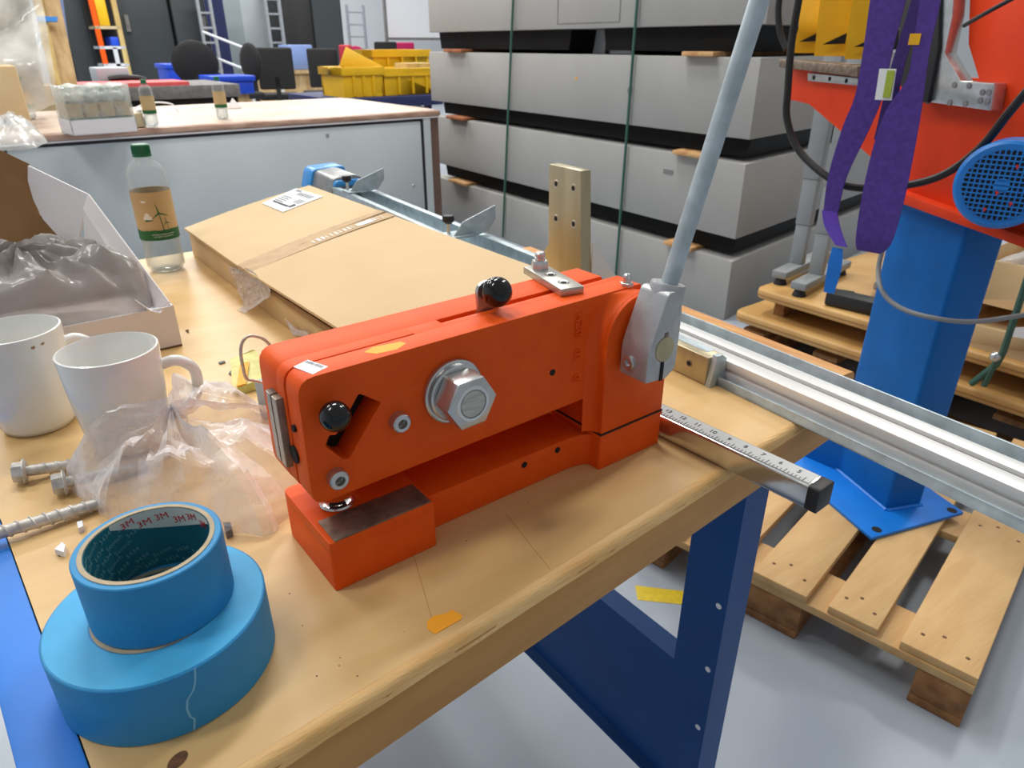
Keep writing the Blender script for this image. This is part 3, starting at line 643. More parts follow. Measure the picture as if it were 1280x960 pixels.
# ---------------------------------------------------------------- water bottle (label printed with a wind turbine)
def bottle_profile(h=.236, r=.0345):
    return [(0, .006), (.012, .004), (.022, 0), (.028, .002), (r, .012), (r, .04), (r*.97, .05), (r*.985, .07), (r*.985, .150), (r, .158), (r, .178), (r*.94, .190), (r*.72, .202), (r*.44, .209), (.0138, .213), (.0138, .222), (0, .222)]
def wrapc(pts, c, r, a, z, n=1):
    """flat print bent round the bottle: pts (across, up) -> surface"""
    return [(c[0]+r*math.cos(a+x/r), c[1]+r*math.sin(a+x/r), z+y) for x, y in pts]
def make_bottle(name, label, c, z, face, detail=True, fill=.16, group=None, cap='cap_green'):
    t = thing(name, label, 'bottle', (c[0], c[1], z), group)
    f = MB(); f.lathe(bottle_profile(), (c[0], c[1], z), n=40 if detail else 20); bo = obj('bottle_body', f, 'pet', t, ang=60)
    if fill: 
        f = MB(); f.lathe([(0, .008), (.024, .004), (.0325, .014), (.0325, min(fill, .15)), (0, min(fill, .15))], (c[0], c[1], z), n=32 if detail else 16); obj('water', f, 'pet_water', t)
    f = MB(); f.lathe([(0, .236), (.0135, .236), (.0152, .2345), (.0152, .218), (.0165, .2175), (.0165, .2145), (.0139, .2145), (.0139, .22)], (c[0], c[1], z), n=40); obj('cap', f, cap, t)
    if detail:
        f = MB()
        for k in range(36): a = 2*PI*k/36; f.box((c[0]+.0153*math.cos(a), c[1]+.0153*math.sin(a), z+.226), (.0011, .0011, .014), rz=a)
        o = obj('cap_ribs', f, cap, t); o['kind'] = 'stuff'
    r = .0349
    f = MB(); f.lathe([(r, .066), (r+.0002, .0658), (r+.0002, .1545), (r, .1543)], (c[0], c[1], z), n=64 if detail else 24); la = obj('label_sleeve', f, 'label_tan', t)
    f = MB(); V = []; F = []; n = 64 if detail else 24
    for k in range(n):
        a = 2*PI*k/n; top = .0845+.002*noise.noise(Vector((math.cos(a)*4, math.sin(a)*4, 1))) 
        V += [(c[0]+(r+.0006)*math.cos(a), c[1]+(r+.0006)*math.sin(a), z+.0655), (c[0]+(r+.0006)*math.cos(a), c[1]+(r+.0006)*math.sin(a), z+top)]
    for k in range(n): F.append((2*k, 2*k+1, (2*k+3) % (2*n), (2*k+2) % (2*n)))
    f.add(V, F); obj('label_band', f, 'label_green', la)
    if detail:
        def quad(mb, p, q, w0, w1, col=None):
            d = Vector((q[0]-p[0], q[1]-p[1])); nrm = Vector((-d.y, d.x)).normalized(); N_ = 6; P = []
            for k in range(N_+1): s = k/N_; P.append((p[0]+d.x*s+nrm.x*(w0+(w1-w0)*s), p[1]+d.y*s+nrm.y*(w0+(w1-w0)*s), p[0]+d.x*s-nrm.x*(w0+(w1-w0)*s), p[1]+d.y*s-nrm.y*(w0+(w1-w0)*s)))
            A = wrapc([(x, y) for x, y, _, _ in P], c, r+.0005, face, z); B = wrapc([(x, y) for _, _, x, y in P], c, r+.0005, face, z)
            mb.add(A+B, [(k, k+1, N_+2+k, N_+1+k) for k in range(N_)])
        f = MB()
        for (x, y, s) in [(.002, .116, 1), (.0125, .098, .55)]:
            quad(f, (x+.0035*s, .084), (x, y), .0009*s, .0006*s)
            for b in (100, 215, 340): quad(f, (x, y), (x+.018*s*math.cos(R_(b)), y+.018*s*math.sin(R_(b))), .0016*s, .0003*s)
        obj('turbine_print', f, 'label_green', la)
        f = MB()
        for (x, y, a_, b_) in [(-.019, .113, .0042, .0045), (-.016, .108, .006, .0035), (-.022, .108, .005, .004), (-.021, .138, .005, .002)]:
            P = wrapc([(x, y)]+[(x+a_*math.cos(2*PI*k/12), y+b_*math.sin(2*PI*k/12)) for k in range(12)], c, r+.0005, face, z); f.add(P, [(0, 1+k, 1+(k+1) % 12) for k in range(12)])
        obj('cloud_print', f, 'label_white', la)
        f = MB(); quad(f, (-.024, .1035), (-.010, .1035), .0022, .0005); obj('leaf_print', f, 'label_green', la)
        for s, y in (('NATURAL MINERAL WATER', .0765), ('100% RECYCLED BOTTLE', .0725)):
            g = text(s, .0032, .0001); g.xf(lambda p: Vector((c[0]+(r+.0007)*math.cos(face+(p.x+.003)/r), c[1]+(r+.0007)*math.sin(face+(p.x+.003)/r), z+y+p.y))); obj('label_writing', g, 'white_print', la)
    return t
fc = math.atan2(-1.47, -.272)
make_bottle('water_bottle', 'clear water bottle with green cap and wind turbine label, standing behind white carton', (.271, 1.472), T, fc+.12, True, .075, 'water bottles')

# ---------------------------------------------------------------- open white carton with grey plastic
ca = thing('open_carton', 'open white carton with tall brown-lined lid flaps, filled with grey plastic', 'box', (.06, 1.2, T))
def shell(x0, x1, y0, y1, z0, z1, t=.003):
    f = MB(); f.bb(x0, x1, y0, y1, z0, z0+t); f.bb(x0, x1, y0, y0+t, z0, z1); f.bb(x0, x1, y1-t, y1, z0, z1); f.bb(x0, x0+t, y0, y1, z0, z1); f.bb(x1-t, x1, y0, y1, z0, z1); return f
f = shell(-.062, .19, 1.047, 1.36, T+.0005, T+.062); obj('carton_body', f, 'white_card', ca, bevel=.001)
f = MB(); f.sheet([(0.1872, 1.0490, 0.9871), (0.1456, 1.2500, 1.1136), (0.1334, 1.2450, 1.0930), (0.1237, 1.2350, 1.0496), (0.1519, 1.1200, 1.0154), (0.1690, 1.0650, 0.9694)], .003); obj('side_flap', f, 'white_card', ca)
f = MB(); f.sheet([(0.1456, 1.2500, 1.1136), (0.0872, 1.3600, 1.1482), (0.0813, 1.3600, 1.1256), (0.0806, 1.3520, 1.0969), (0.0844, 1.3300, 1.0699), (0.0960, 1.3000, 1.0471), (0.1103, 1.2750, 1.0423), (0.1195, 1.2550, 1.0513)], .003); obj('dust_flap', f, 'white_card', ca)
f = MB(); f.sheet([(0.0882, 1.3660, 1.1498), (0.0227, 1.3900, 1.1964), (-0.0313, 1.3700, 1.0081), (0.0892, 1.3200, 1.0049), (0.0991, 1.3060, 1.0429), (0.0809, 1.3450, 1.0753), (0.0817, 1.3620, 1.1141)], .003); obj('lid', f, 'cardboard_dark', ca)
f = MB(); f.sheet([(0.1551, 1.1187, 0.9820), (0.1892, 1.0602, 0.9835), (0.1696, 1.0420, 0.9772), (0.1583, 1.0420, 0.9834), (0.1423, 1.0440, 1.0027)], .0016); obj('tuck_tab', f, 'white_paper', ca)
f = MB(); f.bb(.02, .1895, 1.0462, 1.0475, T+.0005, T+.0025); obj('bottom_crease', f, 'cardboard_edge', ca)
f = crumple([(-.057, 1.052), (.06, 1.052), (.16, 1.053), (.180, 1.10), (.165, 1.2), (.14, 1.3), (.06, 1.34), (-.05, 1.33)], T+.060, .078, 7.1, nr=30, na=120, amp=.03, ctr=(.03, 1.16), pw=6)
solo('grey_plastic', f, 'grey_bag', 'grey billowing plastic film bulging out of the open white carton', 'plastic film', ang=40)
f = crumple([(-.05, 1.02), (.0, .995), (.03, 1.0), (.035, 1.035), (.02, 1.043), (-.05, 1.043)], T, .075, 4.4, nr=12, na=60, amp=.02)
solo('clear_film', f, 'film', 'shiny clear film standing behind the mug at picture edge', 'plastic film', ang=180)

# ---------------------------------------------------------------- flat brown box
bx = thing('cardboard_box', 'long flat brown cardboard box with shipping label behind the orange press', 'box', (.47, 1.08, T))
def zl(x, up=0): return T+.058+(x-.333)*.205+up             # lid rises to the right
X0, X1, Y0, Y1 = .333, .611, .62, 1.545
f = MB(); f.xz([(X0+.006, T+.0005), (X1-.004, T+.0005), (X1-.004, zl(X1)-.006), (X0+.006, zl(X0)-.006)], Y0, Y1-.004); obj('box_body', f, 'cardboard', bx, bevel=.001)
def lid(y0, y1, lift0, lift1, x0=X0, x1=X1):
    f = MB(); n = 10; V = []; F = []
    for i in range(n+1):
        for j in range(7):
            s = j/6; x = x0+(x1-x0)*s; y = y0+(y1-y0)*i/n
            li = lift0+(lift1-lift0)*i/n
            zz = zl(x)+li*(1-s)**1.5+.0035*math.sin(PI*s)
            V += [(x, y, zz-.004), (x, y, zz)]
    w_ = 14
    for i in range(n):
        for j in range(6):
            a = i*w_+2*j
            F += [(a+1, a+3, a+w_+3, a+w_+1), (a, a+w_, a+w_+2, a+2)]
        F += [(i*w_, i*w_+1, i*w_+w_+1, i*w_+w_), (i*w_+12, i*w_+w_+12, i*w_+w_+13, i*w_+13)]
    for j in range(6): F += [(2*j, 2*j+2, 2*j+3, 2*j+1), (n*w_+2*j, n*w_+2*j+1, n*w_+2*j+3, n*w_+2*j+2)]
    f.add(V, F); return f
obj('lid_flap', lid(1.181, Y1, .000, .001), 'cardboard', bx, ang=25)
obj('lid_flap', lid(Y0, 1.178, .016, .001), 'cardboard', bx, ang=25)
f = MB(); f.sheet([(X0+.004, 1.15, zl(X0)-.008), (X0+.004, Y0, zl(X0)+.004), (X0+.002, Y0, zl(X0)-.010), (X0+.002, 1.16, zl(X0)-.012)], .003); obj('inner_flap', f, 'cardboard_dark', bx)
def on_lid(pts, dz=.0012): return [(x, y, zl(x)+.0035*math.sin(PI*(x-X0)/(X1-X0))+dz) for x, y in pts]
f = MB()
for i in range(12):
    a = X0+(X1-X0)*i/12; b = X0+(X1-X0)*(i+1)/12
    f.sheet(on_lid([(a, 1.148), (b, 1.150), (b, 1.21), (a, 1.207)], .0014), .0003)
obj('packing_tape', f, 'tape_sheen', bx)
f = MB(); f.sheet(on_lid([(X0+.1, 1.178), (X1, 1.182), (X1, 1.1905), (X0+.19, 1.1835)], .0019), .0002); obj('lid_gap', f, 'cardboard_edge', bx)
random.seed(3)
f = MB()
for i in range(17):
    x = .455+i*.0085; wd = random.choice([.002, .003, .005]); f.sheet(on_lid([(x, 1.158), (x+wd, 1.158), (x+wd, 1.175), (x, 1.175)], .0021), .0001)
o_ = obj('tape_printing', f, 'tape_print', bx); o_['kind'] = 'stuff'
f = MB(); f.sheet(on_lid([(.545, 1.157), (.572, 1.157), (.572, 1.174), (.545, 1.174)], .0022), .0002); obj('white_patch', f, 'white_paper', bx)
f = MB(); LB = [((0.4898, 1.5136, 1.0101))[:2], ((0.5800, 1.5465, 1.0286))[:2], ((0.5877, 1.4174, 1.0302))[:2], ((0.4923, 1.4013, 1.0107))[:2]]
f.sheet(on_lid(LB, .0016), .0004); sl = obj('shipping_label', f, 'white_paper', bx)
def LP(u, v):
    a, b, c_, d_ = [Vector(p) for p in LB]; p = a*(1-u)*(1-v)+b*u*(1-v)+c_*u*v+d_*(1-u)*v; return (p.x, p.y)
def lq(u0, u1, v0, v1): return on_lid([LP(u0, v0), LP(u1, v0), LP(u1, v1), LP(u0, v1)], .0022)
f = MB(); f.sheet(lq(.2, .26, .15, .8), .0001); f.sheet(lq(.22, .38, .82, .92), .0001); obj('label_bar', f, 'ink', sl)
f = MB()
for i in range(9): f.sheet(lq(.42+.0, .62, .66+i*.03, .675+i*.03), .0001)
for i in range(6): f.sheet(lq(.74, .9, .35+i*.09, .39+i*.09), .0001)
for i in range(4): f.sheet(lq(.3+.08*i, .33+.08*i, .1, .45), .0001)
f.sheet(lq(.88, .97, .12, .3), .0001); o_ = obj('label_print', f, 'ink_grey', sl); o_['kind'] = 'stuff'
# bubble film hanging out under the lid
f = MB(); P = smooth([(0.3340, 1.2790, 0.9598), (0.3290, 1.2368, 0.9430), (0.3180, 1.1668, 0.9233), (0.3000, 1.1442, 0.9082)], 4); n = len(P); V = []; F = []
Q = smooth([(0.3360, 1.1377, 0.9858), (0.3340, 1.1000, 0.9820), (0.3300, 1.0467, 0.9728), (0.3160, 1.0931, 0.9417)], 4)
for i in range(n):
    for j in range(9):
        p = P[i].lerp(Q[i], j/8); p = p+Vector((noise.noise(p*60)*.006, 0, noise.noise(p*55)*.005)); V.append(Vector((p.x, p.y, max(p.z, T+.002))))
for i in range(n-1):
    for j in range(8): F.append((i*9+j, i*9+j+1, i*9+10+j, i*9+9+j))
f.add(V, F); obj('bubble_film', f, 'bubble_film', bx, ang=180)
f = MB(); f.sheet([(0.3330, 1.0068, 0.9418), (0.3330, 0.9573, 0.9389), (0.3330, 0.9183, 0.9487), (0.3310, 0.9031, 0.9454), (0.3270, 0.9642, 0.9292)], .0005); obj('loose_tape', f, 'bubble_film', bx)

# ---------------------------------------------------------------- padlock-like clip bundle behind the press
cl = thing('small_pouch', 'small pale yellow pouch with orange band behind press end', 'pouch', (.225, .86, T))
f = MB()
f.prism(round_poly([(-.02, -.03), (.022, -.03), (.024, .05), (-.018, .05)], .008, 4), lambda p, d: (.222+p[0]*.9+p[1]*.25, .86+p[1]*.9, T+.0005+d*(1+.25*math.sin(p[0]*140))+.16*(p[1]+.03)), 0, .011); obj('yellow_body', f, 'pale_yellow', cl, bevel=.003)
f = MB(); f.prism([(-.009, -.0305), (.004, -.0305), (.013, .022), (.0, .022)], lambda p, d: (.218+p[0]*.9+p[1]*.25, .86+p[1]*.9, T+.0122+d+.16*(p[1]+.03)), 0, .0015); obj('orange_band', f, 'sticker_orange', cl)
cl = thing('wire_clasp', 'small grey block with bent steel wire loop, half hidden behind press', 'clasp', (.235, .74, T))
f = MB(); f.tube(smooth([(0.2193, 0.7200, 1.0201), (0.2106, 0.7200, 1.0327), (0.1977, 0.7200, 1.0387), (0.1891, 0.7200, 1.0335), (0.1854, 0.7200, 1.0214), (0.1851, 0.7200, 1.0045), (0.1864, 0.7200, 0.9916), (0.1943, 0.7200, 0.9863), (0.2091, 0.7200, 0.9780)], 5), .0018, 8); obj('wire_loop', f, 'steel', cl)
f = MB(); f.box((.238, .745, T+.0245), (.05, .055, .048), rz=.5); obj('grey_block', f, 'blue_grey_ptp', cl, bevel=.003)
f = MB(); f.tube([(0.2091, 0.7200, 0.9780), (.232, .73, T+.046)], .0018, 8); f.tube([(0.2193, 0.7200, 1.0201), (.245, .75, T+.046)], .0018, 8); obj('wire_end', f, 'steel', cl)

# stickers and crumbs lying about
f = MB(); f.xy([(0.1918, 0.3574, 0.9200)[:2], (0.1993, 0.3590, 0.9200)[:2], (0.2067, 0.3555, 0.9200)[:2], (0.2134, 0.3557, 0.9200)[:2], (0.2166, 0.3468, 0.9200)[:2], (0.2143, 0.3433, 0.9200)[:2], (0.1899, 0.3426, 0.9200)[:2], (0.1880, 0.3511, 0.9200)[:2]], T, T+.0006); solo('orange_sticker', f, 'sticker_orange', 'long orange paper sticker near the worn front edge of the bench', 'sticker')
def chip(label, pts, mat, h=.002): f = MB(); f.xy([p[:2] for p in pts], T, T+h); return solo('debris_chip', f, mat, label, 'chip')
chip('black plastic chip beside the yellow pouch', [(0.2124, 0.9039, 0.9200), (0.2250, 0.9201, 0.9200), (0.2234, 0.9115, 0.9200), (0.2133, 0.8968, 0.9200)], 'black_plastic')
chip('thin dark sliver between carton and yellow pouch', [(0.2125, 0.9499, 0.9200), (0.2213, 0.9500, 0.9200), (0.2205, 0.9437, 0.9200), (0.2126, 0.9430, 0.9200)], 'foam_grey')
chip('dark crumb near the carton corner', [(0.2091, 1.1040, 0.9200), (0.2140, 1.1045, 0.9200), (0.2103, 1.0905, 0.9200)], 'cardboard_edge')
chip('white foam crumb touching the rim of the tape roll, upper one', [(-0.0025, 0.6533, 0.9200), (0.0020, 0.6528, 0.9200), (0.0012, 0.6431, 0.9200), (-0.0028, 0.6418, 0.9200)], 'white_paper', .006)
chip('white foam crumb left of the tape roll, lower one', [(-0.0242, 0.6221, 0.9200), (-0.0172, 0.6289, 0.9200), (-0.0156, 0.6222, 0.9200), (-0.0182, 0.6122, 0.9200)], 'white_paper', .006)
chip('grey metal chip beside small tape roll and plastic bag', [(0.1035, 0.5676, 0.9200), (0.1091, 0.5647, 0.9200), (0.1069, 0.5533, 0.9200), (0.1009, 0.5522, 0.9200)], 'foam_grey', .008)

# dirt specks scattered over the bench top
random.seed(11); f = MB()
for (x, y) in [(0.1234, 0.3658, 0.9200)[:2], (0.1198, 0.3595, 0.9200)[:2], (0.1192, 0.4514, 0.9200)[:2], (0.1139, 0.4121, 0.9200)[:2], (0.3504, 0.4311, 0.9200)[:2], (0.2703, 0.4194, 0.9200)[:2], (0.4082, 0.4502, 0.9200)[:2], (-0.0332, 0.8220, 0.9200)[:2], (-0.0274, 0.7697, 0.9200)[:2], (0.1261, 0.3431, 0.9200)[:2], (0.2135, 0.3176, 0.9200)[:2], (0.4491, 0.4040, 0.9200)[:2], (0.1724, 0.3590, 0.9200)[:2], (0.1033, 0.3606, 0.9200)[:2], (0.5959, 0.4146, 0.9200)[:2], (1.7599, 3.1206, 0.9200)[:2]]:
    r = random.uniform(.0004, .0009)
    if y < 1.3: f.lathe([(0, .0003), (r, 0)], (x, y, T), n=6)
o_ = obj('dirt_specks', f, 'knot', bench); o_['kind'] = 'stuff'

# ---------------------------------------------------------------- pallet under the machine
PX = Vector((.986, .165, 0)).normalized(); PY = Vector((-.165, .986, 0)).normalized(); PO = Vector((1.379, .221, 0))
def Pl(x, y, z): return PO+PX*x+PY*y+Vector((0, 0, z))
pal = thing('pallet', 'wooden pallet on the floor carrying the blue column machine', 'pallet', tuple(Pl(.6, .4, 0)))
PM = Matrix((PX, PY, (0, 0, 1))).transposed()
def pb(x0, x1, y0, y1, z0, z1): f = MB(); f.box(Pl((x0+x1)/2, (y0+y1)/2, (z0+z1)/2), (x1-x0, y1-y0, z1-z0), mat=PM); return f
tops = [(0, .150), (.197, .307), (.355, .49), (.535, .645), (.69, .835)]
random.seed(2)
for i, (a, b) in enumerate(tops):
    f = pb(random.uniform(-.004, .004), 1.2, a, b, .122, .144)
    bd = obj('top_board', f, 'pallet_wood', pal, bevel=.003)
    for x in (.07, .6, 1.13):
        for (q, r) in [(.2, -.02), (.55, .012), (.8, -.012)]:
            g = MB(); p = Pl(x+r, a+(b-a)*q, .1441); g.lathe([(0, .0004), (.004, .0003), (.0048, 0)], p, n=8); obj('nail', g, 'knot', bd)
for x in (0, .5275, 1.055): obj('stringer_board', pb(x, x+.145, 0, .835, .1, .122), 'pallet_wood', pal, bevel=.002)
for x in (0, .5275, 1.055):
    for (a, b) in [(0, .105), (.36, .5), (.735, .835)]: obj('block', pb(x+.002, x+.143, a, b, .022, .1), 'pallet_block', pal, bevel=.003)
for (a, b) in [(0, .105), (.36, .5), (.735, .835)]: obj('bottom_board', pb(0, 1.2, a, b, 0, .022), 'pallet_block', pal, bevel=.002)

# ---------------------------------------------------------------- blue column machine with orange head
AZM = 66; ma = Vector((math.cos(R_(AZM)), math.sin(R_(AZM)), 0)); mb_ = Vector((math.cos(R_(AZM-90)), math.sin(R_(AZM-90)), 0))
MO = Vector((1.788, .62, 0))
def Mc(a, b, z): return MO+ma*a+mb_*b+Vector((0, 0, z))
mc = thing('column_machine', 'blue column machine with orange head standing on the pallet', 'machine', tuple(Mc(.1, .05, .144)))
f = MB(); pl_ = [Vector((1.6402, 0.5835, 0.1550)), Vector((1.9512, 0.4849, 0.1550))]; d0 = Vector((1.7746, 0.9178, 0.1550))-pl_[0]
f.xy([tuple(p.xy) for p in (pl_[0], pl_[1], pl_[1]+d0*1.15, pl_[0]+d0*1.15)], .1445, .155); bp = obj('base_plate', f, 'plate_blue', mc, bevel=.002)
for p in ((1.6831, 0.5928, 0.1550), (1.9326, 0.5085, 0.1550)):
    f = MB(); f.cyl((p[0], p[1], .1548), (p[0], p[1], .1554), .013, 18); obj('plate_hole', f, 'dark_hole', bp)
f = MB(); f.prism(round_poly([(0, 0), (.235, 0), (.235, .115), (0, .115)], .012, 4), lambda p, d: tuple(Mc(p[0], p[1], d)), .155, .965); col = obj('column', f, 'machine_blue', mc, ang=30)
f = MB(); f.sheet([Mc(.20, .0, .155), Mc(.31, -.055, .155), Mc(.30, -.05, .2), Mc(.22, -.0, .40)], .01); obj('gusset_plate', f, 'machine_blue', mc)
f = MB(); f.tube([Mc(s*.235/14, -.001+noise.noise(Vector((s, 0, 0)))*.004, .156) for s in range(15)], .006, 6); f.tube([Mc(-.001+noise.noise(Vector((s, 9, 0)))*.003, s*.115/7, .156) for s in range(8)], .006, 6); obj('weld_bead', f, 'plate_blue', mc)
f = MB(); f.box(Mc(.117, .06, .957), (.255, .135, .016), mat=Matrix((ma, mb_, (0, 0, 1))).transposed()); obj('column_cap', f, 'machine_blue', mc, bevel=.002)
# orange head: big vertical plate, flange below, silver fittings
def Hd(pts, b0, b1): f = MB(); return f.prism(pts, lambda p, d: tuple(Mc(p[0], d, p[1])), b0, b1)
def ha(t): v = Vector(t)-MO; return (v.dot(ma), t[2])
plate = [ha((2.1125, 1.3489, 1.2557)), ha((2.1015, 1.3242, 1.1658)), ha((2.0574, 1.2251, 1.1595)), ha((1.8911, 0.8516, 1.0132)), ha((1.8788, 0.8240, 0.9746)), ha((1.7160, 0.4584, 0.9591)), ha((1.7953, 0.6364, 1.4823)), ha((1.8602, 0.7821, 1.4683)), ha((1.8412, 0.7394, 1.3200)), ha((1.8199, 0.6917, 1.2525)), ha((1.9606, 1.0076, 1.2580))]
hp = obj('head_plate', Hd(plate, -.004, .012), 'orange_machine', mc, bevel=.002)
fl = [ha((1.8848, 0.8375, 0.9678)), ha((1.7137, 0.4532, 0.9440)), ha((1.7170, 0.4604, 0.9652)), ha((1.8907, 0.8507, 0.9934))]
obj('head_flange', Hd(fl, -.035, .14), 'orange_machine', mc, bevel=.002)
for q in ((1.8390, 0.7798, 0.9685), (1.8089, 0.7121, 0.9643)):
    p = Vector(q)-mb_*.012; f = MB(); f.cyl(p+mb_*.004, p-mb_*.001, .006, 10); obj('flange_bolt', f, 'dark_hole', mc)
st_ = [ha((2.0602, 1.2315, 1.2441)), ha((1.9707, 1.0304, 1.2397)), ha((1.9681, 1.0245, 1.2205)), ha((2.0575, 1.2254, 1.2229))]
so = obj('silver_strip', Hd(st_, -.02, -.004), 'zinc', mc, bevel=.001)
for q in ((2.0465, 1.2005, 1.2325), (2.0170, 1.1343, 1.2323), (1.9877, 1.0686, 1.2302)):
    p = Vector(q)-mb_*.02; f = MB(); f.cyl(p+mb_*.002, p-mb_*.001, .006, 10); obj('strip_hole', f, 'dark_hole', so)
bs = [ha((1.8647, 0.7922, 1.4991)), ha((1.8519, 0.7636, 1.3755)), ha((1.8503, 0.7600, 1.3022)), ha((1.8235, 0.6997, 1.2473)), ha((1.7884, 0.6208, 1.2464)), ha((1.7846, 0.6123, 1.1940)), ha((1.8634, 0.7894, 1.2000)), ha((1.8797, 0.8259, 1.2432)), ha((1.9025, 0.8772, 1.5083))]
bk = obj('silver_bracket', Hd(bs, -.04, -.006), 'zinc', mc, bevel=.002)
for q in ((1.8293, 0.7128, 1.2385), (1.8128, 0.6756, 1.2389), (1.8294, 0.7130, 1.2022), (1.8119, 0.6736, 1.2035), (1.7970, 0.6401, 1.2282), (1.7906, 0.6258, 1.2291), (1.7971, 0.6404, 1.2124), (1.7897, 0.6237, 1.2120), (1.8551, 0.7706, 1.2372), (1.8557, 0.7721, 1.2012), (1.8655, 0.7940, 1.3686), (1.8639, 0.7904, 1.2986)):
    p = Vector(q)-mb_*.04; f = MB(); f.cyl(p+mb_*.002, p-mb_*.002, .0065, 10); obj('bracket_bolt', f, 'foam_grey', bk)
bd_ = [ha((1.9282, 0.9350, 1.5145)), ha((1.8983, 0.8676, 1.2413)), ha((1.8733, 0.8117, 1.1983)), ha((1.8514, 0.7625, 1.1985)), ha((1.8545, 0.7694, 1.3119)), ha((1.8784, 0.8231, 1.5024))]
obj('dark_housing', Hd(bd_, -.05, .0), 'cabinet_black', mc, bevel=.004)
# yellow guards: three bent plates in a row on a dark carrier
cr_ = [ha((2.1085, 1.3397, 1.2782)), ha((1.9621, 1.0110, 1.2693)), ha((1.9585, 1.0030, 1.2428)), ha((2.1057, 1.3336, 1.2561))]
obj('carrier_bar', Hd(cr_, -.045, .03), 'worn_steel', mc, bevel=.002)
for (x0, x1, yb) in [(990, 1022, 66), (1019, 1058, 71), (1056, 1096, 76)]:
    A = Vector((2.0956, 1.3109, 1.3092)); 
    w0 = Vector({990: (2.1466, 1.4254, 1.5879), 1019: (2.0764, 1.2678, 1.5695), 1056: (2.0153, 1.1304, 1.5534)}[x0])
    w1 = Vector({990: (2.1106, 1.3446, 1.2958), 1019: (2.0643, 1.2406, 1.2885), 1056: (2.0082, 1.1145, 1.2825)}[x0])
    wm = Vector({990: (2.1053, 1.3326, 1.3737), 1019: (2.0677, 1.2483, 1.3635), 1056: (2.0124, 1.1241, 1.3763)}[x0])
    P = smooth([w0, w0.lerp(wm, .6), wm, wm.lerp(w1, .5), w1], 4); dw = Vector((math.cos(R_(120)), math.sin(R_(120)), 0))
    f = MB(); f.ribbon([(p-dw*.048, dw) for p in P], .098, .006); g = obj('yellow_guard', f, 'yellow_paint', mc, ang=50)
    q = w1+Vector((0, 0, .03))-dw*.015-Vector((.012, .008, 0)); f = MB(); f.sheet([q, q-dw*.06+Vector((0, 0, .002)), q-dw*.06+Vector((0, 0, .03))], .004); obj('guard_slot', f, 'dark_hole', g)
# motor with round fan grille
mo = Vector((1.6200, 0.5246, 1.0691)); mx_ = Vector((-.975, -.21, .03)).normalized(); 
f = MB(); f.lathe([(0, 0), (.078, 0), (.084, .005), (.086, .014), (.086, .09), (.078, .1), (.078, .3), (0, .3)], mo, -mx_, 40); mt_ = obj('motor_body', f, 'motor_blue', mc)
ux = mx_.cross(Vector((0, 0, 1))).normalized(); uy = ux.cross(mx_); R_g = .066
f = MB(); f.lathe([(0, -.0005), (.067, -.0005), (.067, .001), (0, .001)], mo, mx_, 32); obj('grille_back', f, 'dark_hole', mt_)
f = MB(); nn = 14; 
for i in range(nn+1):
    s = -R_g+2*R_g*i/nn; h = math.sqrt(max(0, R_g**2-s*s))+.003
    for (e1, e2) in ((ux, uy), (uy, ux)):
        a = mo+mx_*.002+e1*s-e2*h; b = mo+mx_*.002+e1*s+e2*h; ww = e1*.0015
        f.sheet([a-ww, a+ww, b+ww, b-ww], .0015)
f.lathe([(.0, .0035), (.014, .0035), (.014, .001)], mo, mx_, 20)
o_ = obj('fan_grille', f, 'motor_blue', mt_); o_['kind'] = 'stuff'
for (a, b) in [(-.02, .04), (.0, -.012), (-.028, -.03), (.012, -.046)]:
    p = mo+mx_*.0042+ux*a+uy*b; f = MB(); f.sheet([p, p+ux*.007+uy*.002, p+ux*.004-uy*.008], .0008); obj('red_fleck', f, 'red', mt_)
# cables belonging to the machine
f = MB(); f.tube(smooth([(1.7400, 0.7750, 0.9871), (1.7200, 0.7663, 0.8959), (1.7000, 0.7554, 0.8267), (1.6600, 0.7144, 0.7890), (1.6400, 0.6550, 0.7703), (1.6400, 0.5802, 0.7691), (1.7000, 0.5205, 0.7656), (1.8000, 0.4500, 0.7826)], 8), .0055, 10)
solo('grey_cable', f, 'cable_grey', 'thin grey cable slung around the blue column', 'cable')
f = MB(); f.tube(smooth([(1.6200, 1.0356, 1.4418), (1.6200, 1.0374, 1.3284), (1.6200, 1.0277, 1.2256), (1.6200, 1.0160, 1.1546), (1.6200, 0.9678, 1.0856), (1.6200, 0.8737, 1.0325), (1.6400, 0.8135, 1.0205), (1.6800, 0.7349, 1.0327), (1.6800, 0.6580, 1.0673), (1.6600, 0.5958, 1.1295), (1.6400, 0.5551, 1.2018), (1.6200, 0.5164, 1.2672)], 8), .0085, 10)
solo('black_cable', f, 'cable_black', 'thick black cable looping under the orange head', 'cable')
f = MB(); f.tube(smooth([(1.6000, 0.5688, 1.4061), (1.6000, 0.6194, 1.3774), (1.6400, 0.6776, 1.3525)], 8), .004, 8)
solo('black_cable', f, 'cable_black', 'short thin black cable at upper right across orange plate', 'cable')
f = MB(); f.tube(smooth([(1.9000, 1.2727, 1.4660), (1.9000, 1.2740, 1.4088), (1.9000, 1.2577, 1.3498), (1.9000, 1.2293, 1.3061)], 6), .009, 8)
solo('black_cable', f, 'cable_black', 'short black cable hanging before the grey stack, left of yellow guards', 'cable')
